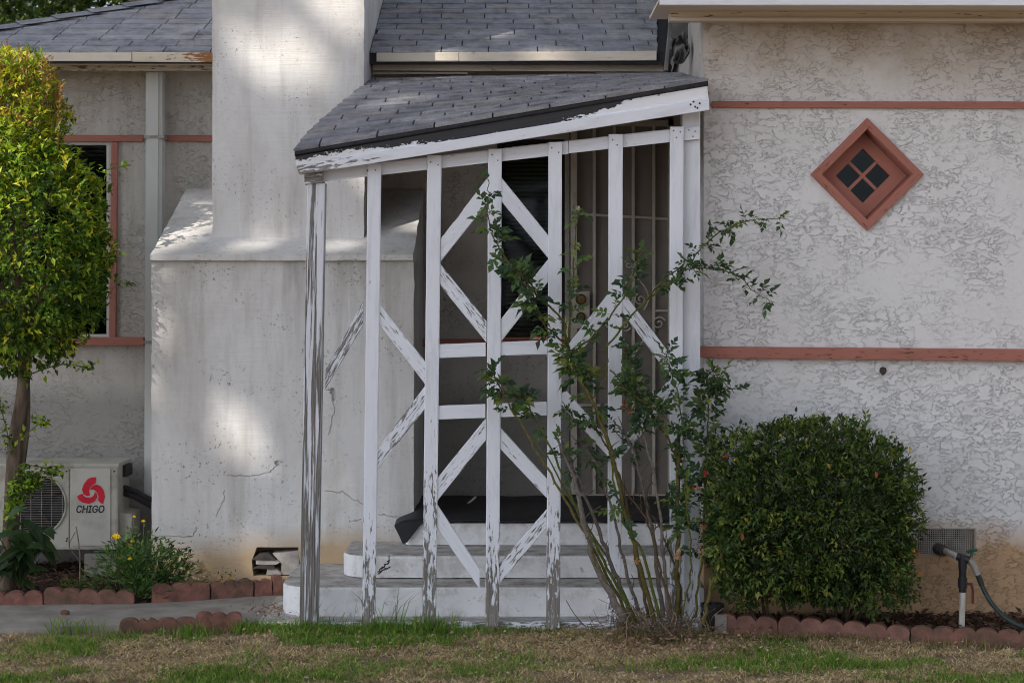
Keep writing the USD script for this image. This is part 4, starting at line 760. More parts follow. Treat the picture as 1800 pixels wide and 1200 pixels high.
# ---------------------------------------------------------------- rubble at the chimney foot
def chunk(pts, D0, D1, mat, label, nm='broken_stucco_piece'):
    v, f = rough(manifold(prism_xz(sg.Polygon([(X(a, DC), Z(b, DC)) for a, b in pts]), D0, D1)), 0.02, 0.003, 20.0, int(pts[0][0]) % 30)
    obj(nm, (v, f), mat, smooth=30, label=label, cat='rubble', group='broken pieces in the hole at the chimney foot')
chunk([(478, 972), (524, 968), (526, 1010), (494, 1010), (494, 990)], DC + 0.01, DC + 0.12, m_rubble, 'large pale slab of stucco leaning at the right of the chimney hole')
chunk([(443, 983), (456, 972), (472, 971), (486, 984)], DC - 0.01, DC + 0.1, m_rubd, 'dark wedge of stucco on top of the pile in the chimney hole')
chunk([(450, 991), (450, 984), (486, 984), (492, 988), (484, 992)], DC - 0.005, DC + 0.1, m_rubble, 'pale wedge of stucco in the middle of the pile in the chimney hole')
chunk([(444, 998), (458, 992), (480, 992), (484, 999)], DC - 0.01, DC + 0.1, m_rubd, 'lower dark wedge of stucco in the chimney hole')
chunk([(468, 1010), (470, 999), (484, 999), (494, 1006), (494, 1010)], DC + 0.0, DC + 0.1, m_rubble, 'bottom pale lump of stucco in the chimney hole')

exec_plants = True
# ---------------------------------------------------------------- plants
def shell(n, c, r, p=2.0, inner=0.72, lower=-1.0):
    """Random points near the surface of a superellipsoid, with their outward directions."""
    d = rand_dirs(n * 2); d = d[d[:, 2] > lower][:n]
    k = (np.abs(d) ** p).sum(1) ** (-1 / p); s = inner + (1 - inner) * rng.random(len(d)) ** 0.5
    return c + d * k[:, None] * s[:, None] * np.asarray(r), unit(d / np.asarray(r))
def rosettes(P, out, per, L, Wd, cols, probs, spread=0.9, lift=0.25, jit=0.18):
    """Sprigs: a few leaves round each twig tip."""
    n = len(P) * per; Pb = np.repeat(P, per, 0) + rng.normal(0, L * 0.28, (n, 3)); o = np.repeat(out, per, 0)
    d = unit(o + rng.normal(0, spread, (n, 3)) + [0, 0, lift]); nv = unit(np.cross(np.cross(d, [0, 0, 1.0] + 0.25 * o), d) + rng.normal(0, 0.35, (n, 3)))
    l = L * rng.uniform(0.65, 1.2, n); V, Fc = leaves(Pb, d, nv, l, Wd * l / L)
    return V, Fc, np.repeat(np.repeat(pick(cols, len(P), probs, jit), per, 0) * rng.uniform(0.8, 1.2, (n, 1)), 5, 0)

# the clipped tree on the left
tree = thing('garden_tree', 'leafy clipped tree with yellow and reddish top shoots in the left bed', 'tree')
TD = 9.15
trunk = MB()
trunk.tube(curve([W(12, 1040, TD), W(18, 930, TD), W(26, 780, TD), W(40, 690, TD), W(42, 600, TD), W(35, 450, TD)], 6), np.linspace(0.040, 0.026, 31), 10)
obj('trunk', trunk, m_bark, tree, smooth=True)
obj('limb', tube(curve([W(22, 930, TD + 0.02), W(32, 840, TD + 0.03), W(43, 760, TD + 0.035), W(46, 700, TD + 0.04), W(48, 640, TD + 0.05), W(80, 500, TD)], 6), np.linspace(0.032, 0.016, 31), 8), m_bark, tree, smooth=True)
for k in range(9):
    a = k * 2.4; e = W(35 + 100 * math.cos(a), 420 + 120 * math.sin(k * 1.7), TD + 0.25 * math.sin(a)); obj('limb', tube(curve([W(40, 640 - 15 * k, TD), (W(38, 520, TD) + e) / 2, e], 4), np.linspace(0.018, 0.006, 9), 5), m_bark, tree)
cr = MB()
g1, g2, g3, g4 = (0.035, 0.08, 0.012), (0.105, 0.19, 0.02), (0.28, 0.37, 0.035), (0.48, 0.45, 0.04)
pxm = TD / F
P1, o1 = shell(3400, W(30, 440, TD), (158 * pxm, 0.42, 205 * pxm), 2.4, 0.55)
P1 += (meshkit.fbm(P1 * 7, 2, 3)[:, None] - 0.5) * 0.20 * o1
s = P1[:, 2]
for sel, pr_ in ((s < Z(480, TD), [.36, .34, .26, .04]), ((s >= Z(480, TD)) & (s < Z(330, TD)), [.28, .34, .32, .06]), (s >= Z(330, TD), [.18, .32, .38, .12])):
    cr.add(*rosettes(P1[sel], o1[sel], 5, 0.042, 0.020, [g1, g2, g3, g4], pr_))
P2, o2 = shell(1700, W(12, 215, TD), (98 * pxm, 0.27, 120 * pxm), 2.2, 0.5)
P2 += (meshkit.fbm(P2 * 8, 2, 5)[:, None] - 0.5) * 0.14 * o2
cr.add(*rosettes(P2, o2, 5, 0.036, 0.016, [g2, g3, g4, (0.34, 0.20, 0.05)], [.2, .36, .36, .08], lift=0.6))
obj('crown', cr, m_leaf, tree, kind='stuff')
sh = MB(); cs = [(0.33, 0.25, 0.04), (0.33, 0.15, 0.05), (0.30, 0.09, 0.055), (0.24, 0.24, 0.04)]
for k in range(110):   # upright new shoots on top
    px = rng.uniform(-40, 108); yb = 200 + abs(px - 20) * 0.5 + rng.uniform(-60, 40); yt = yb - rng.uniform(70, 135); yt = max(yt, 62 + abs(px - 10) * 0.55 + rng.uniform(0, 40)); D = TD + rng.uniform(-0.2, 0.2)
    a, b = W(px, yb, D), W(px + rng.normal(0, 6), yt, D); sh.tube([a, (a + b) / 2 + rng.normal(0, 0.006, 3), b], [0.0022, 0.0018, 0.001], 3, tint=(0.20, 0.12, 0.04), cap=False)
    n = 16; t = np.linspace(0.15, 1, n); Pb = a + (b - a) * t[:, None]; d = unit(np.c_[rng.normal(0, .7, n), rng.normal(0, .7, n), rng.uniform(.4, 1.0, n)])
    V, Fc = leaves(Pb, d, unit(rng.normal(size=(n, 3)) + [0, -0.5, 0.6]), 0.028 * rng.uniform(.7, 1.2, n), 0.0105)
    c = np.array([cs[min(3, int(rng.choice(4, p=([.5, .1, .02, .38] if tt < .55 else [.36, .34, .22, .08]))))] for tt in t]) * rng.uniform(.8, 1.2, (n, 1)); sh.add(V, Fc, np.repeat(c, 5, 0))
obj('new_shoots', sh, m_leaf, tree, kind='stuff', label='upright yellow and reddish new shoots at the top')
sk = MB()
for (pts, nl) in (([(40, 890), (60, 850), (85, 835), (112, 830)], 26), ([(35, 880), (50, 850), (62, 845), (75, 858)], 18), ([(22, 800), (5, 730), (-6, 700)], 18), ([(40, 830), (50, 818), (80, 822), (100, 826)], 18), ([(45, 660), (110, 640), (165, 650)], 22), ([(38, 770), (62, 750), (75, 740)], 12), ([(150, 600), (200, 505), (238, 503)], 12), ([(180, 300), (230, 290)], 8), ([(20, 900), (30, 870), (50, 850), (70, 850)], 34), ([(10, 940), (20, 890), (25, 850)], 34), ([(30, 870), (60, 832), (95, 828)], 26)):
    c = curve([W(x, y, TD - 0.06) for x, y in pts], 6); sk.tube(c, 0.003, 4, tint=(0.14, 0.13, 0.05)); q_ = c[rng.integers(0, len(c), nl)]
    V, Fc, T = rosettes(q_, rand_dirs(nl) * [1, 1, .5] + [0, -.3, .1], 3, 0.040, 0.019, [g1, g2, g3], [.3, .4, .3]); sk.add(V, Fc, T)
obj('side_shoots', sk, m_leaf, tree, kind='stuff')

# the round clipped bush on the right
bush = thing('clipped_bush', 'dense dark green clipped bush in front of the right wall', 'bush')
BDp = 8.12; pxm = BDp / F
bc = W(1426, 906, BDp); br = (186 * pxm, 0.30, 153 * pxm)
P3, o3 = shell(4600, bc, br, 3.5, 0.60)
P3 += (meshkit.fbm(P3 * 5, 3, 9)[:, None] - 0.5) * 0.24 * o3; P3[:, 2] -= 0.12 * np.clip((P3[:, 0] - bc[0] - 0.15), 0, 1) + 0.05 * np.clip((bc[0] - 0.25 - P3[:, 0]), 0, 1); P3[:, 2] += np.clip((P3[:, 2] - bc[2]) / .3, 0, 1) * 0.07 * (meshkit.fbm(np.c_[P3[:, 0] * 9, P3[:, 1] * 4, 0 * P3[:, 0]], 3, 77) - .5) * 2
P3 = P3[P3[:, 2] > 0.09 + 0.12 * (meshkit.noise(P3 * [11, 11, 0], 3) - .4)]
o3 = unit((P3 - bc) / np.array(br) ** 2)
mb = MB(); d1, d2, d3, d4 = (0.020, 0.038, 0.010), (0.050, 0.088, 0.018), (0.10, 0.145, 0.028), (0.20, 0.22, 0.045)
tone = meshkit.fbm(P3 * 9, 3, 41)
for sel, pr_ in ((tone < .47, [.5, .36, .12, .02]), ((tone >= .47) & (tone < .55), [.3, .4, .24, .06]), (tone >= .55, [.14, .38, .36, .12])): mb.add(*rosettes(P3[sel], o3[sel], 5, 0.030, 0.0125, [d1, d2, d3, d4], pr_, spread=0.95))
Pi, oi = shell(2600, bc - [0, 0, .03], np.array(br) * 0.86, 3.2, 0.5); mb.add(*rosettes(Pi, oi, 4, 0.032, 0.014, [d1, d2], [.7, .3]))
Pt, ot = shell(330, bc, np.array(br) * 1.02, 3.0, 0.95, lower=-0.2); mb.add(*rosettes(Pt, ot, 3, 0.030, 0.009, [d2, d3, d4], [.4, .4, .2], spread=0.45, lift=0.6))
obj('foliage', mb, m_leaf, bush, kind='stuff')
mb = MB()
Po, oo = shell(48, bc, np.array(br) * 1.02, 3.4, 0.97); V, Fc = leaves(Po, rand_dirs(len(Po)), unit(oo + [0, -.6, .2]), 0.034, 0.017); mb.add(V, Fc, np.repeat(pick([(0.38, 0.16, 0.03), (0.42, 0.30, 0.05), (0.30, 0.08, 0.03)], len(Po)), 5, 0))
obj('turning_leaves', mb, m_leaf, bush, kind='stuff')
for k in range(14):
    x = rng.uniform(1270, 1590); e = W(x, 1000 + rng.uniform(-30, 20), BDp + rng.uniform(-.12, .15)); b = W(x + (1440 - x) * rng.uniform(0.0, .5), 1096, BDp + rng.uniform(.10, .24)); b[2] = -0.01
    obj('stem', MB().tube(curve([b, (b + e) / 2 + rng.normal(0, .01, 3), e], 4), np.linspace(0.009, 0.005, 9), 5, tint=(0.07, 0.052, 0.035)), m_stem, bush)
c = [W(1522, 775, BDp - 0.02), W(1521, 728, BDp - 0.02)]; mb = MB().tube(c, 0.003, 4, tint=(.1, .12, .04)); t = np.linspace(0, 1, 22); V, Fc = leaves(c[0] + (c[1] - c[0]) * t[:, None], unit(np.c_[rng.normal(0, 1, 22), rng.normal(0, .6, 22), rng.uniform(.3, 1, 22)]), rand_dirs(22) + [0, -.8, .3], 0.034, 0.011)
mb.add(V, Fc, np.repeat(pick([d2, d3], 22), 5, 0)); obj('tall_sprig', mb, m_leaf, bush, label='tall sprig standing above the clipped top')

# the rose bush in front of the porch
rose = thing('rose_bush', 'leggy rose bush with thorny green and grey canes against the porch', 'rose bush')
GRN, BRN, GRY, OLV = (0.085, 0.10, 0.022), (0.085, 0.058, 0.035), (0.135, 0.115, 0.10), (0.105, 0.09, 0.026)
RD = 8.08
canes = [  # points in the picture, distance at foot and tip, radius at foot and tip, colour
    ([(1108, 1092), (1040, 960), (985, 862), (925, 762), (884, 690), (862, 640)], 8.05, 8.02, .0085, .003, OLV),
    ([(1120, 1092), (1062, 985), (1010, 880), (965, 780), (930, 715), (905, 690)], 8.1, 8.1, .008, .0025, GRN),
    ([(1098, 1090), (1045, 985), (1020, 890), (1008, 840), (975, 758)], 8.0, 8.06, .019, .005, GRY),
    ([(1112, 1090), (1075, 990), (1040, 900), (1000, 800), (978, 745)], 8.12, 8.12, .012, .003, GRY),
    ([(1150, 1090), (1108, 935), (1068, 775), (1037, 697), (1008, 642), (999, 608)], 8.08, 8.04, .0105, .0075, OLV),
    ([(999, 608), (985, 560), (935, 512), (900, 478), (868, 420), (858, 372), (858, 315)], 8.04, 8.08, .0065, .002, OLV),
    ([(998, 610), (1003, 545), (1008, 480), (1013, 400), (1016, 362)], 8.04, 8.1, .0055, .002, GRN),
    ([(1003, 622), (1055, 578), (1100, 516), (1118, 470), (1128, 440)], 8.04, 8.05, .006, .002, GRN),
    ([(998, 610), (950, 560), (930, 500), (905, 470)], 8.04, 8.0, .005, .002, BRN),
    ([(1040, 700), (1062, 665), (1068, 630)], 8.06, 8.1, .006, .004, OLV),
    ([(1060, 620), (1120, 545), (1165, 505), (1191, 492), (1236, 432), (1285, 399), (1326, 386), (1380, 384)], 8.06, 8.1, .005, .0016, GRN),
    ([(1120, 545), (1180, 480), (1236, 472), (1289, 481), (1330, 515), (1362, 532)], 8.06, 8.0, .004, .0014, GRN),
    ([(1190, 1085), (1191, 960), (1192, 850), (1190, 745)], 8.08, 8.1, .0105, .0085, OLV),
    ([(1190, 800), (1150, 730), (1120, 690), (1105, 640), (1100, 600)], 8.08, 8.06, .005, .002, BRN),
    ([(1200, 1080), (1215, 980), (1205, 860), (1196, 720), (1178, 650), (1172, 610)], 8.0, 8.04, .005, .002, GRN),
    ([(1236, 1095), (1252, 1020), (1277, 950), (1282, 880)], 8.0, 7.98, .010, .005, OLV),
    ([(1222, 1085), (1236, 960), (1240, 840), (1245, 720), (1255, 660), (1290, 690)], 8.14, 8.1, .006, .002, GRN),
    ([(1140, 1085), (1118, 985), (1105, 900), (1085, 825), (1052, 760), (1012, 738), (988, 705)], 8.1, 8.12, .008, .002, BRN),
    ([(1165, 1085), (1150, 960), (1128, 850), (1108, 780), (1080, 740)], 8.12, 8.16, .0125, .004, GRY),
    ([(1178, 1085), (1165, 975), (1160, 890), (1140, 800), (1122, 720), (1118, 640)], 8.05, 8.08, .010, .0025, GRY),
    ([(1130, 1088), (1100, 1000), (1085, 930), (1062, 850), (1040, 800), (1015, 770)], 8.16, 8.2, .009, .003, GRY),
    ([(1158, 1085), (1132, 980), (1092, 905), (1078, 830), (1068, 770)], 8.0, 7.96, .008, .003, GRN),
    ([(1184, 1085), (1160, 1000), (1145, 930), (1120, 890), (1092, 850)], 8.0, 8.02, .007, .003, BRN),
    ([(1090, 1088), (1062, 1020), (1045, 985), (1030, 930)], 8.0, 8.0, .006, .0035, OLV),
    ([(1198, 1085), (1192, 1010), (1160, 930), (1135, 880), (1160, 800)], 8.1, 8.12, .006, .002, BRN),
    ([(1110, 1088), (1085, 1010), (1020, 905), (960, 800), (925, 760)], 8.13, 8.14, .007, .002, GRN),
    ([(1072, 650), (1110, 690), (1150, 720), (1180, 745)], 8.06, 8.0, .004, .002, OLV)]
cane_pts = []
for pts, D0, D1, r0, r1, col in canes:
    k = len(pts); P = [W(x, y, D0 + (D1 - D0) * i / (k - 1)) for i, (x, y) in enumerate(pts)]
    c = curve(P, 7); c[1:-1] += rng.normal(0, 0.0035, c[1:-1].shape); cane_pts.append(c)
    rad = np.linspace(r0, r1, len(c)) * .95; mb = MB().tube(c, rad, 6, tint=np.array(col) * rng.uniform(.85, 1.15))
    for i in range(3, len(c) - 2, 2):   # thorns
        d = rand_dirs(1)[0]; q_ = c[i] + rng.normal(0, .003, 3); u_ = unit(np.cross(d, c[i + 1] - c[i])[None])[0]; ax = (c[i + 1] - c[i]); ax = ax / np.linalg.norm(ax)
        mb.add(np.array([q_ + u_ * (rad[i] + .009) - ax * .002, q_ + u_ * rad[i] * .6 + ax * .0035, q_ + u_ * rad[i] * .6 - ax * .0035, q_ + u_ * rad[i] * .6 + d * .002]), np.array([(0, 1, 3), (0, 3, 2), (0, 2, 1)]), tint=(0.14, 0.08, 0.04))
    if col in (GRY, BRN):
        for _ in range(7):   # dead side twigs
            i = rng.integers(4, len(c) - 2); e = c[i] + np.array([rng.normal(0, .035), rng.normal(0, .02), rng.uniform(.02, .09)]); mb.tube([c[i], (c[i] + e) / 2 + rng.normal(0, .005, 3), e], [.003, .0022, .0012], 4, tint=np.array(col) * .85)
    obj('cane', mb, m_stem, rose, smooth=True)
rl = [(0.026, 0.056, 0.024), (0.045, 0.085, 0.030), (0.08, 0.125, 0.03), (0.15, 0.18, 0.04)]
def compound(p, d, size, probs):
    """One rose leaf: a stalk with five or seven leaflets."""
    d = unit(d[None])[0]; up = unit(np.array([[rng.normal(0, .3), -0.45 + rng.normal(0, .3), .8]]))[0]; s = unit(np.cross(d, up)[None])[0]; L = size
    pos = [p + d * L * t for t in (.42, .42, .72, .72, 1.0)]; dr = [d * .5 + s, d * .5 - s, d * .8 + s * .8, d * .8 - s * .8, d]
    ln = np.array([.62, .62, .7, .7, .85]) * L * rng.uniform(.85, 1.1, 5); V, Fc = leaves(np.array(pos), np.array(dr) + rng.normal(0, .12, (5, 3)), np.tile(up, (5, 1)) + rng.normal(0, .25, (5, 3)), ln, ln * .62, .18, .12)
    mb = MB().tube([p, p + d * L], [.0012, .0008], 3, tint=(.10, .10, .03), cap=False); return mb.add(V, Fc, np.repeat(pick(rl, 1, probs)[[0] * 5] * rng.uniform(.85, 1.15, (5, 1)), 5, 0))
extra = []
def grow(ci, n, t0, t1, size=0.05, probs=(.4, .35, .2, .05), bias=(0, 0, 0), more=0):
    c = cane_pts[ci]
    for k in range(n + more):
        i = int((t0 + (t1 - t0) * (k % n + rng.random()) / n) * (len(c) - 1)); lf = compound(c[i], rand_dirs(1)[0] * [1, .6, .7] + bias, size * rng.uniform(.8, 1.25), probs)
        if k < n: obj('leaf', lf, m_leaf, rose)
        else: extra.append(lf)
grow(0, 17, .72, 1.0, .052, more=14); grow(1, 9, .7, 1, .045, more=8); grow(5, 24, .3, 1.0, .052, bias=(0, 0, .1), more=16); grow(6, 14, .15, 1, .042, (.2, .4, .3, .1), more=8); grow(7, 12, .2, 1, .05, more=14); grow(8, 14, .2, 1, .055, more=22)
grow(4, 13, .72, 1.0, .055, (.1, .25, .4, .25), more=20); grow(10, 24, .35, 1.0, .042, (.5, .35, .15, 0), more=16); grow(11, 20, .25, 1.0, .042, (.5, .35, .15, 0), more=12); grow(13, 14, .3, 1, .05, more=16); grow(14, 16, .5, 1, .05, more=20); grow(16, 16, .6, 1, .052, more=24)
grow(12, 9, .45, 1.0, .045, more=14); grow(15, 16, .55, 1.0, .055, (.3, .4, .25, .05), more=40, bias=(.2, 0, .3)); grow(17, 10, .75, 1.0, .045, more=6); grow(19, 10, .7, 1, .048, more=14); grow(26, 14, .2, 1, .05, more=16); grow(16, 12, .35, .7, .055, more=22); grow(14, 8, .3, .6, .048, more=10)
grow(12, 1, .35, .7, .055, (.3, .4, .25, .05), more=16); grow(2, 1, .75, 1, .045, more=8); grow(20, 1, .5, 1, .045, more=12); grow(18, 1, .6, 1, .045, more=8); grow(4, 1, .45, .8, .05, more=10); grow(21, 1, .3, .9, .045, more=10)
mb = MB()
for e in extra: mb.add(*e.vf(), tint=e.tint())
obj('foliage', mb, m_leaf, rose, kind='stuff')
for px, py, col, r in ((1215, 856, (.50, .17, .04), .010), (1228, 858, (.48, .22, .10), .009), (1240, 832, (.35, .03, .02), .009), (1098, 712, (.20, .085, .05), .016), (1105, 722, (.24, .12, .06), .013), (1274, 803, (.45, .08, .03), .007), (1293, 807, (.55, .42, .05), .008), (1237, 925, (.42, .15, .06), .010), (1195, 975, (.42, .26, .18), .018), (1232, 970, (.45, .30, .2), .012), (1016, 366, (.4, .36, .22), .007), (1120, 985, (.42, .22, .13), .010)):
    D = 8.02; n = 8; c = W(px, py, D); d = rand_dirs(n); V, Fc = leaves(np.repeat(c[None], n, 0), d, rand_dirs(n), r * 1.9, r * 1.5); obj('blossom', MB().add(V, Fc, np.repeat(pick([col], n, None, .25), 5, 0)), m_leaf, rose, label='faded blossom or withered leaf cluster')
# tangle of dead twigs and grass round the foot of the rose
mb = MB()
for k in range(300):
    b = W(rng.normal(1150, 42), 1092, 8.08 + rng.normal(0, .07)); b[2] = rng.uniform(-.01, .05); e = b + np.array([rng.normal(0, .07), rng.normal(0, .05), rng.uniform(-.02, .13)]); m_ = (b + e) / 2 + rng.normal(0, .02, 3) + [0, 0, .02]
    mb.tube(curve([b, m_, e], 3), rng.uniform(.0008, .0022), 3, tint=pick([(.20, .15, .095), (.13, .09, .055), (.26, .20, .13), (.09, .065, .04)], 1)[0], cap=False)
obj('dry_twigs', mb, m_stem, label='tangle of dry twigs round the foot of the rose bush', cat='twigs', kind='stuff')
obj('fallen_branch', MB().tube(curve([W(1215, 1132, 7.95), W(1240, 1145, 7.85), W(1280, 1160, 7.76)], 5), [.010, .0095, .009, .009, .008, .007, .006, .005, .004, .003, .002], 6, tint=(.24, .20, .16)), m_stem, label='grey fallen branch lying on the lawn right of the rose', cat='branch', smooth=True)
kb = thing('black_pot', 'black nursery pot half hidden between the rose and the bush', 'pot')
pc = W(1252, 1085, 8.3); obj('body', (lambda vf: (np.c_[vf[0][:, 0], pc[1] + (vf[0][:, 2] - 0.0), pc[2] * 0 + (pc[1] - vf[0][:, 1])], vf[1]))(turned([(.038, 0.0), (.05, .10), (.054, .10), (.054, .115), (.046, .115), (.04, .02)], (pc[0], pc[1], 0.0), 18)), m_black, kb, smooth=40)
v, f = rough(manifold(box_mesh((X(1257, 8.24), 8.24, -0.01), (X(1277, 8.24), 8.32, 0.075))), .02, .003, 20, 4); obj('concrete_lump', (v, f), m_path, smooth=40, label='small grey block beside the black pot', cat='block')

# yellow flowers in the left bed
fl = thing('yellow_flowers', 'feathery green plant with yellow daisy flowers between the edging blocks', 'flower')
YD = 8.98; mb = MB()
fc_ = [(204, 944, 1.5), (233, 951, .8), (228, 959, .8), (252, 916, .7), (236, 908, .6), (210, 982, .7), (228, 982, .7), (200, 1004, .7), (262, 1000, .5)]
for k, (px, py, s_) in enumerate(fc_):
    b = W(245 + rng.normal(0, 12), 1050, YD); e = W(px, py, YD - .02 + rng.normal(0, .03)); mb.tube(curve([b, (b + e) / 2 + [rng.normal(0, .01), 0, .01], e], 4), [.0022] * 9, 4, tint=(.06, .10, .025))
    n = 14; a = np.arange(n) / n * 2 * np.pi; d = np.c_[np.cos(a), -.35 * np.ones(n) + .3 * np.sin(a), np.sin(a) * .35 + .25]; V, Fc = leaves(np.repeat(e[None], n, 0), d, np.tile([0, -.5, .85], (n, 1)), .017 * s_, .007 * s_)
    obj('flower', MB().add(V, Fc, np.repeat(pick([(.72, .50, .02)], n, None, .1), 5, 0)), m_leaf, fl)
n = 1500; t = rng.random(n); ang = rng.normal(0, .6, n); Pb = np.stack([W(248, 1048, YD) + [math.sin(a) * .30 * q_, rng.normal(0, .06), .005 + math.cos(a) * .33 * q_ * rng.uniform(.6, 1)] for a, q_ in zip(ang, t ** .6)])
V, Fc = leaves(Pb, unit(np.c_[np.sin(ang) + rng.normal(0, .5, n), rng.normal(0, .5, n), rng.uniform(.1, .9, n)]), unit(rng.normal(size=(n, 3)) + [0, -.5, .6]), .042 * rng.uniform(.6, 1.2, n), .009); mb.add(V, Fc, np.repeat(pick([(.045, .10, .02), (.075, .15, .025), (.03, .07, .018)], n), 5, 0))
obj('foliage', mb, m_leaf, fl, kind='stuff')
sp2 = thing('small_shrub', 'low spreading plant with round leaves against the chimney foot', 'plant'); mb = MB()
for k in range(9):
    e = W(300 + rng.uniform(-25, 42), 960 + rng.uniform(-5, 60), 9.05); b = W(285, 1050, 9.04); c = curve([b, (b + e) / 2 + [0, 0, .02], e], 5); obj('stem', MB().tube(c, .002, 4, tint=(.12, .11, .05)), m_stem, sp2)
    q_ = c[rng.integers(3, len(c), 16)]; V, Fc, T = rosettes(q_, rand_dirs(16) + [0, -.4, .2], 2, .026, .016, [(.03, .06, .018), (.05, .09, .025)], [.5, .5]); mb.add(V, Fc, T)
obj('foliage', mb, m_leaf, sp2, kind='stuff')
# broad-leaved plant at the trunk
hosta = thing('broad_leaf_plant', 'plant with broad pointed drooping leaves at the foot of the trunk', 'plant')
HD = 9.02
for k in range(40):
    a = rng.uniform(-1.45, 1.45); c0 = W(42 + rng.normal(0, 18), 960 + rng.normal(0, 22), HD + rng.normal(0, .06)); d = np.array([math.sin(a), rng.uniform(-.8, .1), rng.uniform(-.55, .75)]); L = rng.uniform(.11, .17); mb = MB()
    d = unit(d[None])[0]; s = unit(np.cross(d, [0, -.4, 1])[None])[0]; up = np.cross(s, d); n = 6; col = pick([(.028, .055, .014), (.045, .085, .02), (.03, .06, .022)], 1)[0]; rows = []
    for i in range(n + 1):
        t = i / n; ctr = c0 + d * L * t + np.array([0, 0, -.55 * L * t * t]); w_ = .034 * math.sin(math.pi * min(1, t * .92 + .08)) ** .8 * (1 - t * .2); rows += [ctr - s * w_ + up * w_ * .3, ctr, ctr + s * w_ + up * w_ * .3]
    Fc = [q_ for i in range(n) for q_ in ((i * 3, i * 3 + 1, i * 3 + 4, i * 3 + 3), (i * 3 + 1, i * 3 + 2, i * 3 + 5, i * 3 + 4))]; mb.add(np.array(rows), np.array(Fc), tint=col); b = W(35, 1035, HD); mb.tube(curve([b, (b + c0) / 2 + [0, 0, .03], c0], 3), .0025, 4, tint=col * .9); obj('leaf', mb, m_leaf, hosta, smooth=False)
# low weeds, twig in the left bed
mb = MB(); n = 520; Pb = np.stack([W(rng.uniform(108, 195), 1045, 9.0 + rng.normal(0, .05)) for _ in range(n)]); Pb[:, 2] = rng.uniform(0.02, .11, n); V, Fc = leaves(Pb, unit(rng.normal(size=(n, 3)) * [1, 1, .5] + [0, 0, .4]), rng.normal(size=(n, 3)) + [0, -.4, .8], .026, .010); mb.add(V, Fc, np.repeat(pick([(.07, .09, .025), (.11, .11, .035), (.045, .065, .02)], n), 5, 0))
obj('low_weeds', mb, m_leaf, label='low greenish weeds in the mulch left of the flowers', cat='weeds', kind='stuff')
tw = thing('dead_stalk', 'bare forked dead stalk standing in front of the air conditioner', 'stalk')
obj('stem', MB().tube(curve([W(140, 1040, 9.05), W(140, 970, 9.05), W(134, 925, 9.05)], 4), .0035, 5, tint=(.22, .18, .13)), m_stem, tw); obj('twig', MB().tube(curve([W(140, 985, 9.05), W(122, 960, 9.06), W(132, 935, 9.06)], 4), .002, 4, tint=(.2, .16, .11)), m_stem, tw)
mb = MB(); n = 90; Pb = np.stack([W(rng.uniform(355, 415), 1035, 9.05 + rng.normal(0, .02)) for _ in range(n)]); Pb[:, 2] = rng.uniform(.03, .15, n); V, Fc = leaves(Pb, unit(rng.normal(size=(n, 3)) + [0, 0, .5]), rng.normal(size=(n, 3)) + [0, -.6, .5], .022, .008); mb.add(V, Fc, np.repeat(pick([(.22, .09, .04), (.33, .16, .05), (.10, .09, .03), (.5, .35, .04)], n, None, .2), 5, 0))
obj('dry_seedlings', mb, m_leaf, label='small dry reddish seedlings behind the edging under the chimney', cat='weeds', kind='stuff')

# mulch, litter, grass
def scatter(poly, n, z):
    x0, y0, x1, y1 = poly.bounds; P = np.c_[rng.uniform(x0, x1, n * 3), rng.uniform(y0, y1, n * 3)]
    import shapely; P = P[shapely.contains_xy(poly, P[:, 0], P[:, 1])][:n]; return np.c_[P, z + 0 * P[:, 0]]
mb = MB()
for poly, n in ((bedl.intersection(sg.box(-3.1, 8, -1, 11)), 5200), (bedr.intersection(sg.box(.8, 7, 2.6, 9)), 5200)):
    P = scatter(poly, n, 0); P[:, 2] = .014 + rng.uniform(0, .03, len(P)); k = len(P); V, Fc = leaves(P, unit(rng.normal(size=(k, 3)) * [1, 1, .35]), unit(rng.normal(0, .5, (k, 3)) + [0, -.2, 1]), rng.uniform(.02, .05, k), rng.uniform(.006, .018, k), .1)
    mb.add(V, Fc, np.repeat(pick([(.085, .05, .034), (.05, .03, .022), (.14, .085, .055), (.035, .024, .02)], k), 5, 0))
obj('mulch', mb, m_litter, label='brown bark chips and dead leaves on the planting beds', cat='mulch', kind='stuff')
mb = MB(); n = 700
P = np.vstack([np.c_[rng.normal(-.15, 1.1, n), rng.uniform(7.1, 8.24, n), np.full(n, .022)], np.stack([np.array([X(rng.normal(1180, 90), 8.1), rng.uniform(7.65, 8.2), .02]) for _ in range(700)]), np.stack([np.array([X(rng.normal(490, 35), 8.5), rng.normal(8.6, .13), .034]) for _ in range(220)])])
k = len(P); V, Fc = leaves(P + [0, 0, 1] * rng.uniform(0, .012, (k, 1)), unit(rng.normal(size=(k, 3)) * [1, 1, .3]), unit(rng.normal(0, .5, (k, 3)) + [0, -.2, 1]), rng.uniform(.010, .030, k), rng.uniform(.006, .014, k), .2)
mb.add(V, Fc, np.repeat(pick([(.20, .13, .085), (.30, .20, .13), (.12, .075, .05), (.36, .22, .14), (.42, .33, .24)], k), 5, 0))
obj('fallen_leaves', mb, m_litter, label='dry fallen leaves scattered over lawn and path', cat='leaves', kind='stuff')

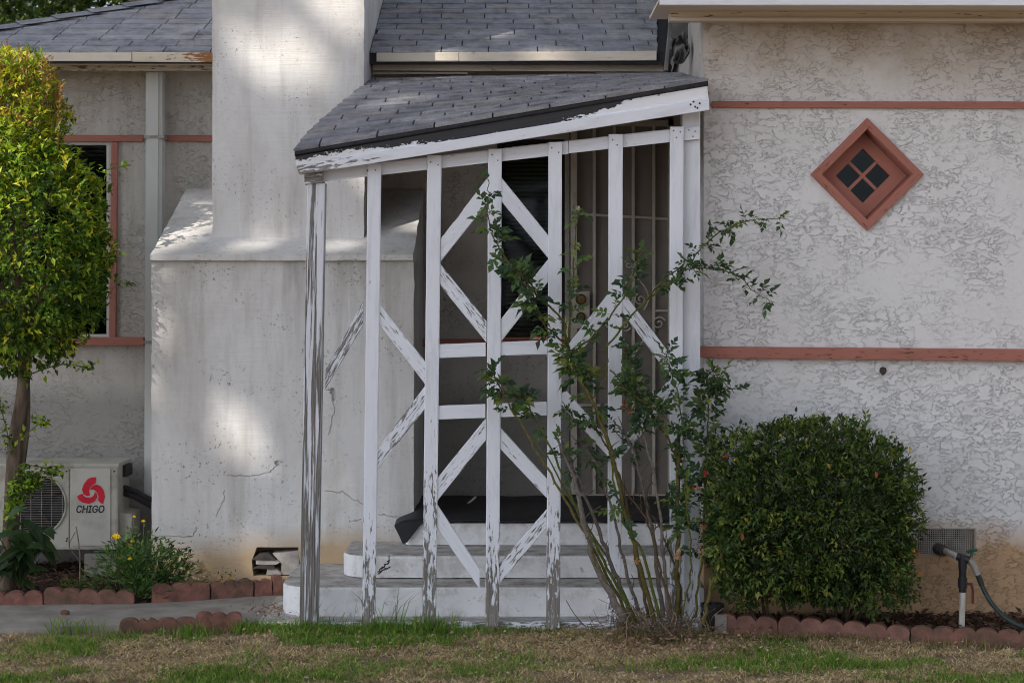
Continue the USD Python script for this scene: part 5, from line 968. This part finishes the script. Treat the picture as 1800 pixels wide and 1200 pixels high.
def blades(P, h, lean, wd, cols):
    n = len(P); a = rng.uniform(0, 2 * np.pi, n); d = np.c_[np.cos(a), np.sin(a), 0 * a]; s = np.c_[-np.sin(a + rng.normal(0, .6, n)), np.cos(a), 0 * a]; h = h[:, None]; ln = (lean * rng.uniform(.4, 1.3, n))[:, None]
    m1 = P + d * h * ln * .4 + [0, 0, 1] * h * .6; t = P + d * h * ln + [0, 0, 1] * h * np.clip(1 - ln * .28, .15, 1); w_ = wd[:, None]
    V = np.stack([P - s * w_ / 2, P + s * w_ / 2, m1 + s * w_ * .4, m1 - s * w_ * .4, t], 1).reshape(-1, 3)
    return V, (np.arange(n)[:, None, None] * 5 + np.array([(0, 1, 2), (0, 2, 3), (3, 2, 4)])).reshape(-1, 3), np.repeat(cols, 5, 0)
def lawn_points(n):
    D = rng.uniform(6.95, 8.33, n); px = rng.uniform(-60, 1860, n); x = X(px, D); lim = np.interp(px, [0, 210, 430, 560, 1220, 1260, 1800], [8.215, 8.15, 8.3, 8.31, 8.3, 8.26, 7.83])
    ok = D < lim + rng.normal(0, .012, n); return x[ok], D[ok], px[ok]
x, D, px = lawn_points(125000); n = len(x)
green = meshkit.fbm(np.c_[x * 2.6, D * 3.6, 0 * x], 4, 21); rowpx = HZ + H * F / D
green = green + 0.20 * np.exp(-((px - 560) / 300) ** 2) * np.clip((1175 - rowpx) / 60, -1, 1) - .10 * np.exp(-((px - 1150) / 170) ** 2) + .03 * np.exp(-((px - 1500) / 200) ** 2)
isg = green + .10 * (meshkit.noise(np.c_[x * 14, D * 16, 0 * x], 5) - .5) + rng.normal(0, .085, n) > .645 + .06 * (px < 330) + .045 * (px > 850)
cols = np.where(isg[:, None], pick([(.085, .19, .024), (.14, .25, .036), (.30, .33, .10)], n, None, .2), pick([(.58, .45, .28), (.44, .33, .21), (.70, .58, .38), (.24, .17, .11)], n, None, .25))
bare = meshkit.fbm(np.c_[x * 5, D * 6, 0 * x + 7], 3, 33); keep = (bare + rng.normal(0, .06, n) > .40) | isg
clump = .55 + .9 * meshkit.noise(np.c_[x * 11, D * 13, 0 * x], 9); h = clump * np.where(isg, rng.uniform(.016, .045, n), rng.uniform(.008, .028, n)); P = np.c_[x, D, ground_z(x, D) - .013]
for nm, sel, lb in (('dry_grass', keep & ~isg, 'short straw coloured grass of the lawn'), ('green_grass', keep & isg, 'patches of short green grass in the dry lawn')):
    V, Fc, T = blades(P[sel], h[sel], np.where(isg[sel], 1.1, 2.6), np.where(isg[sel], .0040, .0034) * rng.uniform(.7, 1.3, sel.sum()), cols[sel])
    obj(nm, (V, Fc), m_grass, tint=T, label=lb, cat='grass', kind='stuff')
mb = MB()   # taller tufts at the porch, the path and the edging
for cx, w_, nn, hh, D0 in ((135, 30, 90, .10, 8.2), (310, 18, 60, .07, 8.14), (350, 22, 120, .085, 8.14), (470, 40, 420, .075, 8.24), (540, 36, 330, .085, 8.2), (600, 50, 200, .06, 8.22), (690, 40, 360, .09, 8.22), (760, 22, 200, .11, 8.21), (690, 26, 26, .2, 8.28), (575, 16, 16, .14, 8.3), (640, 120, 300, .05, 8.2), (900, 60, 150, .045, 8.22), (1060, 40, 90, .05, 8.2), (1140, 50, 200, .07, 8.06), (1440, 140, 420, .055, 8.04), (1700, 70, 160, .055, 7.88), (235, 30, 80, .05, 8.12), (425, 10, 60, .09, 8.2)):
    pxs = rng.normal(cx, w_, nn); Dd = D0 + rng.normal(0, .03, nn); V, Fc, T = blades(np.c_[X(pxs, Dd), Dd, np.full(nn, -.01)], hh * rng.uniform(.5, 1.2, nn), np.full(nn, .75), rng.uniform(.003, .005, nn), pick([(.085, .18, .03), (.13, .235, .038), (.2, .26, .06)] if cx < 800 else [(.09, .12, .03), (.2, .19, .07), (.28, .23, .11)], nn)); mb.add(V, Fc, T)
obj('grass_tufts', mb, m_grass, label='longer grass tufts at the foot of porch, path and edging', cat='grass', kind='stuff')
ch = [W(114, 1077, 8.6), W(370, 1060, 8.7)]
obj('small_stone', rough(m3.Manifold.sphere(.017, 12).scale((1.4, 1, .8)).translate((X(114, 8.55), 8.55, .03)), .02, .004, 40), m_edge, smooth=40, label='small red chip of stone lying on the path', cat='stone')

# ---------------------------------------------------------------- trees behind the house, and the tree that shades it
def far_tree(px, D, zc, r, n, cols, probs, label, lsize=.13):
    t = thing('background_tree', label, 'tree', 'trees behind the house'); c = np.array([X(px, D), D, zc]); tr = np.array([c[0], D, 0])
    obj('trunk', tube(curve([tr, tr + [.1, 0, zc * .4], c], 4), np.linspace(.22, .08, 9), 8), m_bark, t, smooth=True)
    Pc, oc = shell(n, c, r, 2.2, .35); Pc += (meshkit.fbm(Pc * 1.4, 3, int(px) % 40)[:, None] - .5) * 1.6 * oc; mb = MB(); mb.add(*rosettes(Pc, oc, 4, lsize, lsize * .5, cols, probs)); obj('crown', mb, m_leaf, t, kind='stuff')
far_tree(-20, 19, 4.3, (1.7, 1.6, 2.0), 3000, [(.02, .04, .012), (.035, .06, .015), (.06, .09, .02)], [.5, .35, .15], 'dark green tree behind the left end of the roof')
far_tree(190, 21, 4.3, (1.5, 1.5, 2.2), 3000, [(.06, .10, .02), (.12, .16, .03), (.22, .23, .05)], [.35, .4, .25], 'light yellow green tree behind the roof beside the chimney')
far_tree(420, 23, 4.6, (2.0, 1.6, 2.4), 2600, [(.05, .085, .018), (.10, .14, .03), (.18, .2, .05)], [.4, .4, .2], 'mid green tree behind the chimney')

ctr = np.array([-.1, 9.0, 1.45]) + SUN * 20.0
st = thing('shade_tree', 'tall broad tree beside the lawn whose crown shades the house', 'tree')
tb = np.array([ctr[0] + .4, ctr[1] - .3, 0])
obj('trunk', tube(curve([tb, tb + [-.1, .1, ctr[2] * .35], tb + [-.3, .2, ctr[2] * .7], ctr], 5), np.linspace(.34, .12, 16), 10), m_bark, st, smooth=True)
for k in range(8): a = k * .785; e = ctr + np.array([math.cos(a) * 2.6, math.sin(a) * 2.6, rng.uniform(-1, 1.4)]); obj('limb', tube(curve([tb + [-.25, .15, ctr[2] * (.6 + .03 * k)], (ctr + e) / 2 - [0, 0, .5], e], 4), np.linspace(.1, .03, 9), 6), m_bark, st)
n = 78000; d = rand_dirs(n); Pc = ctr + d * (rng.random(n) ** .45)[:, None] * np.array([4.7, 4.7, 3.9])
Dl = rand_dirs(n)
# gaps in the foliage through which the sun reaches the chimney
rays = [(W(455, 100, 9.4), .065), (W(527, 90, 9.4), .06), (W(588, 5, 9.4), .07), (W(400, 214, 9.4), .025), (W(422, 770, DC), .05), (W(418, 725, DC), .02), (W(590, 915, DC), .07), (W(592, 850, DC), .06), (W(545, 985, 9.0), .055), (W(470, 985, DC), .035), (W(440, 437, 9.3), .05), (W(600, 437, 9.3), .04), (W(690, 325, 9.45), .09), (W(780, 98, 9.73), .05), (W(690, 98, 9.73), .05), (W(870, 60, 10.1), .07), (W(850, 5, 10.6), .05), (W(960, 98, 9.73), .04), (W(490, 390, 9.4), .02),
        (W(-20, 120, TD - .2), .22), (W(35, 120, TD - .2), .12), (W(10, 230, TD - .3), .20), (W(50, 300, TD - .35), .07), (W(20, 380, TD - .4), .10), (W(20, 500, TD - .4), .06), (W(700, 185, 8.9), .05), (W(235, 950, YD), .05), (W(490, 1100, 8.2), .05)]
for p, r in rays:
    if r > 0:
        q_ = Pc + Dl * 0.09 - p; t = q_ @ SUN; dist = np.linalg.norm(q_ - t[:, None] * SUN, axis=1); Pc, Dl = Pc[dist > r + .076], Dl[dist > r + .076]
n = len(Pc); V, Fc = leaves(Pc, Dl, rand_dirs(n), rng.uniform(.14, .22, n), .12); obj('crown', (V, Fc), m_litter, st, tint=np.repeat(pick([(.03, .06, .015), (.05, .09, .02), (.08, .12, .03)], n), 5, 0), kind='stuff')
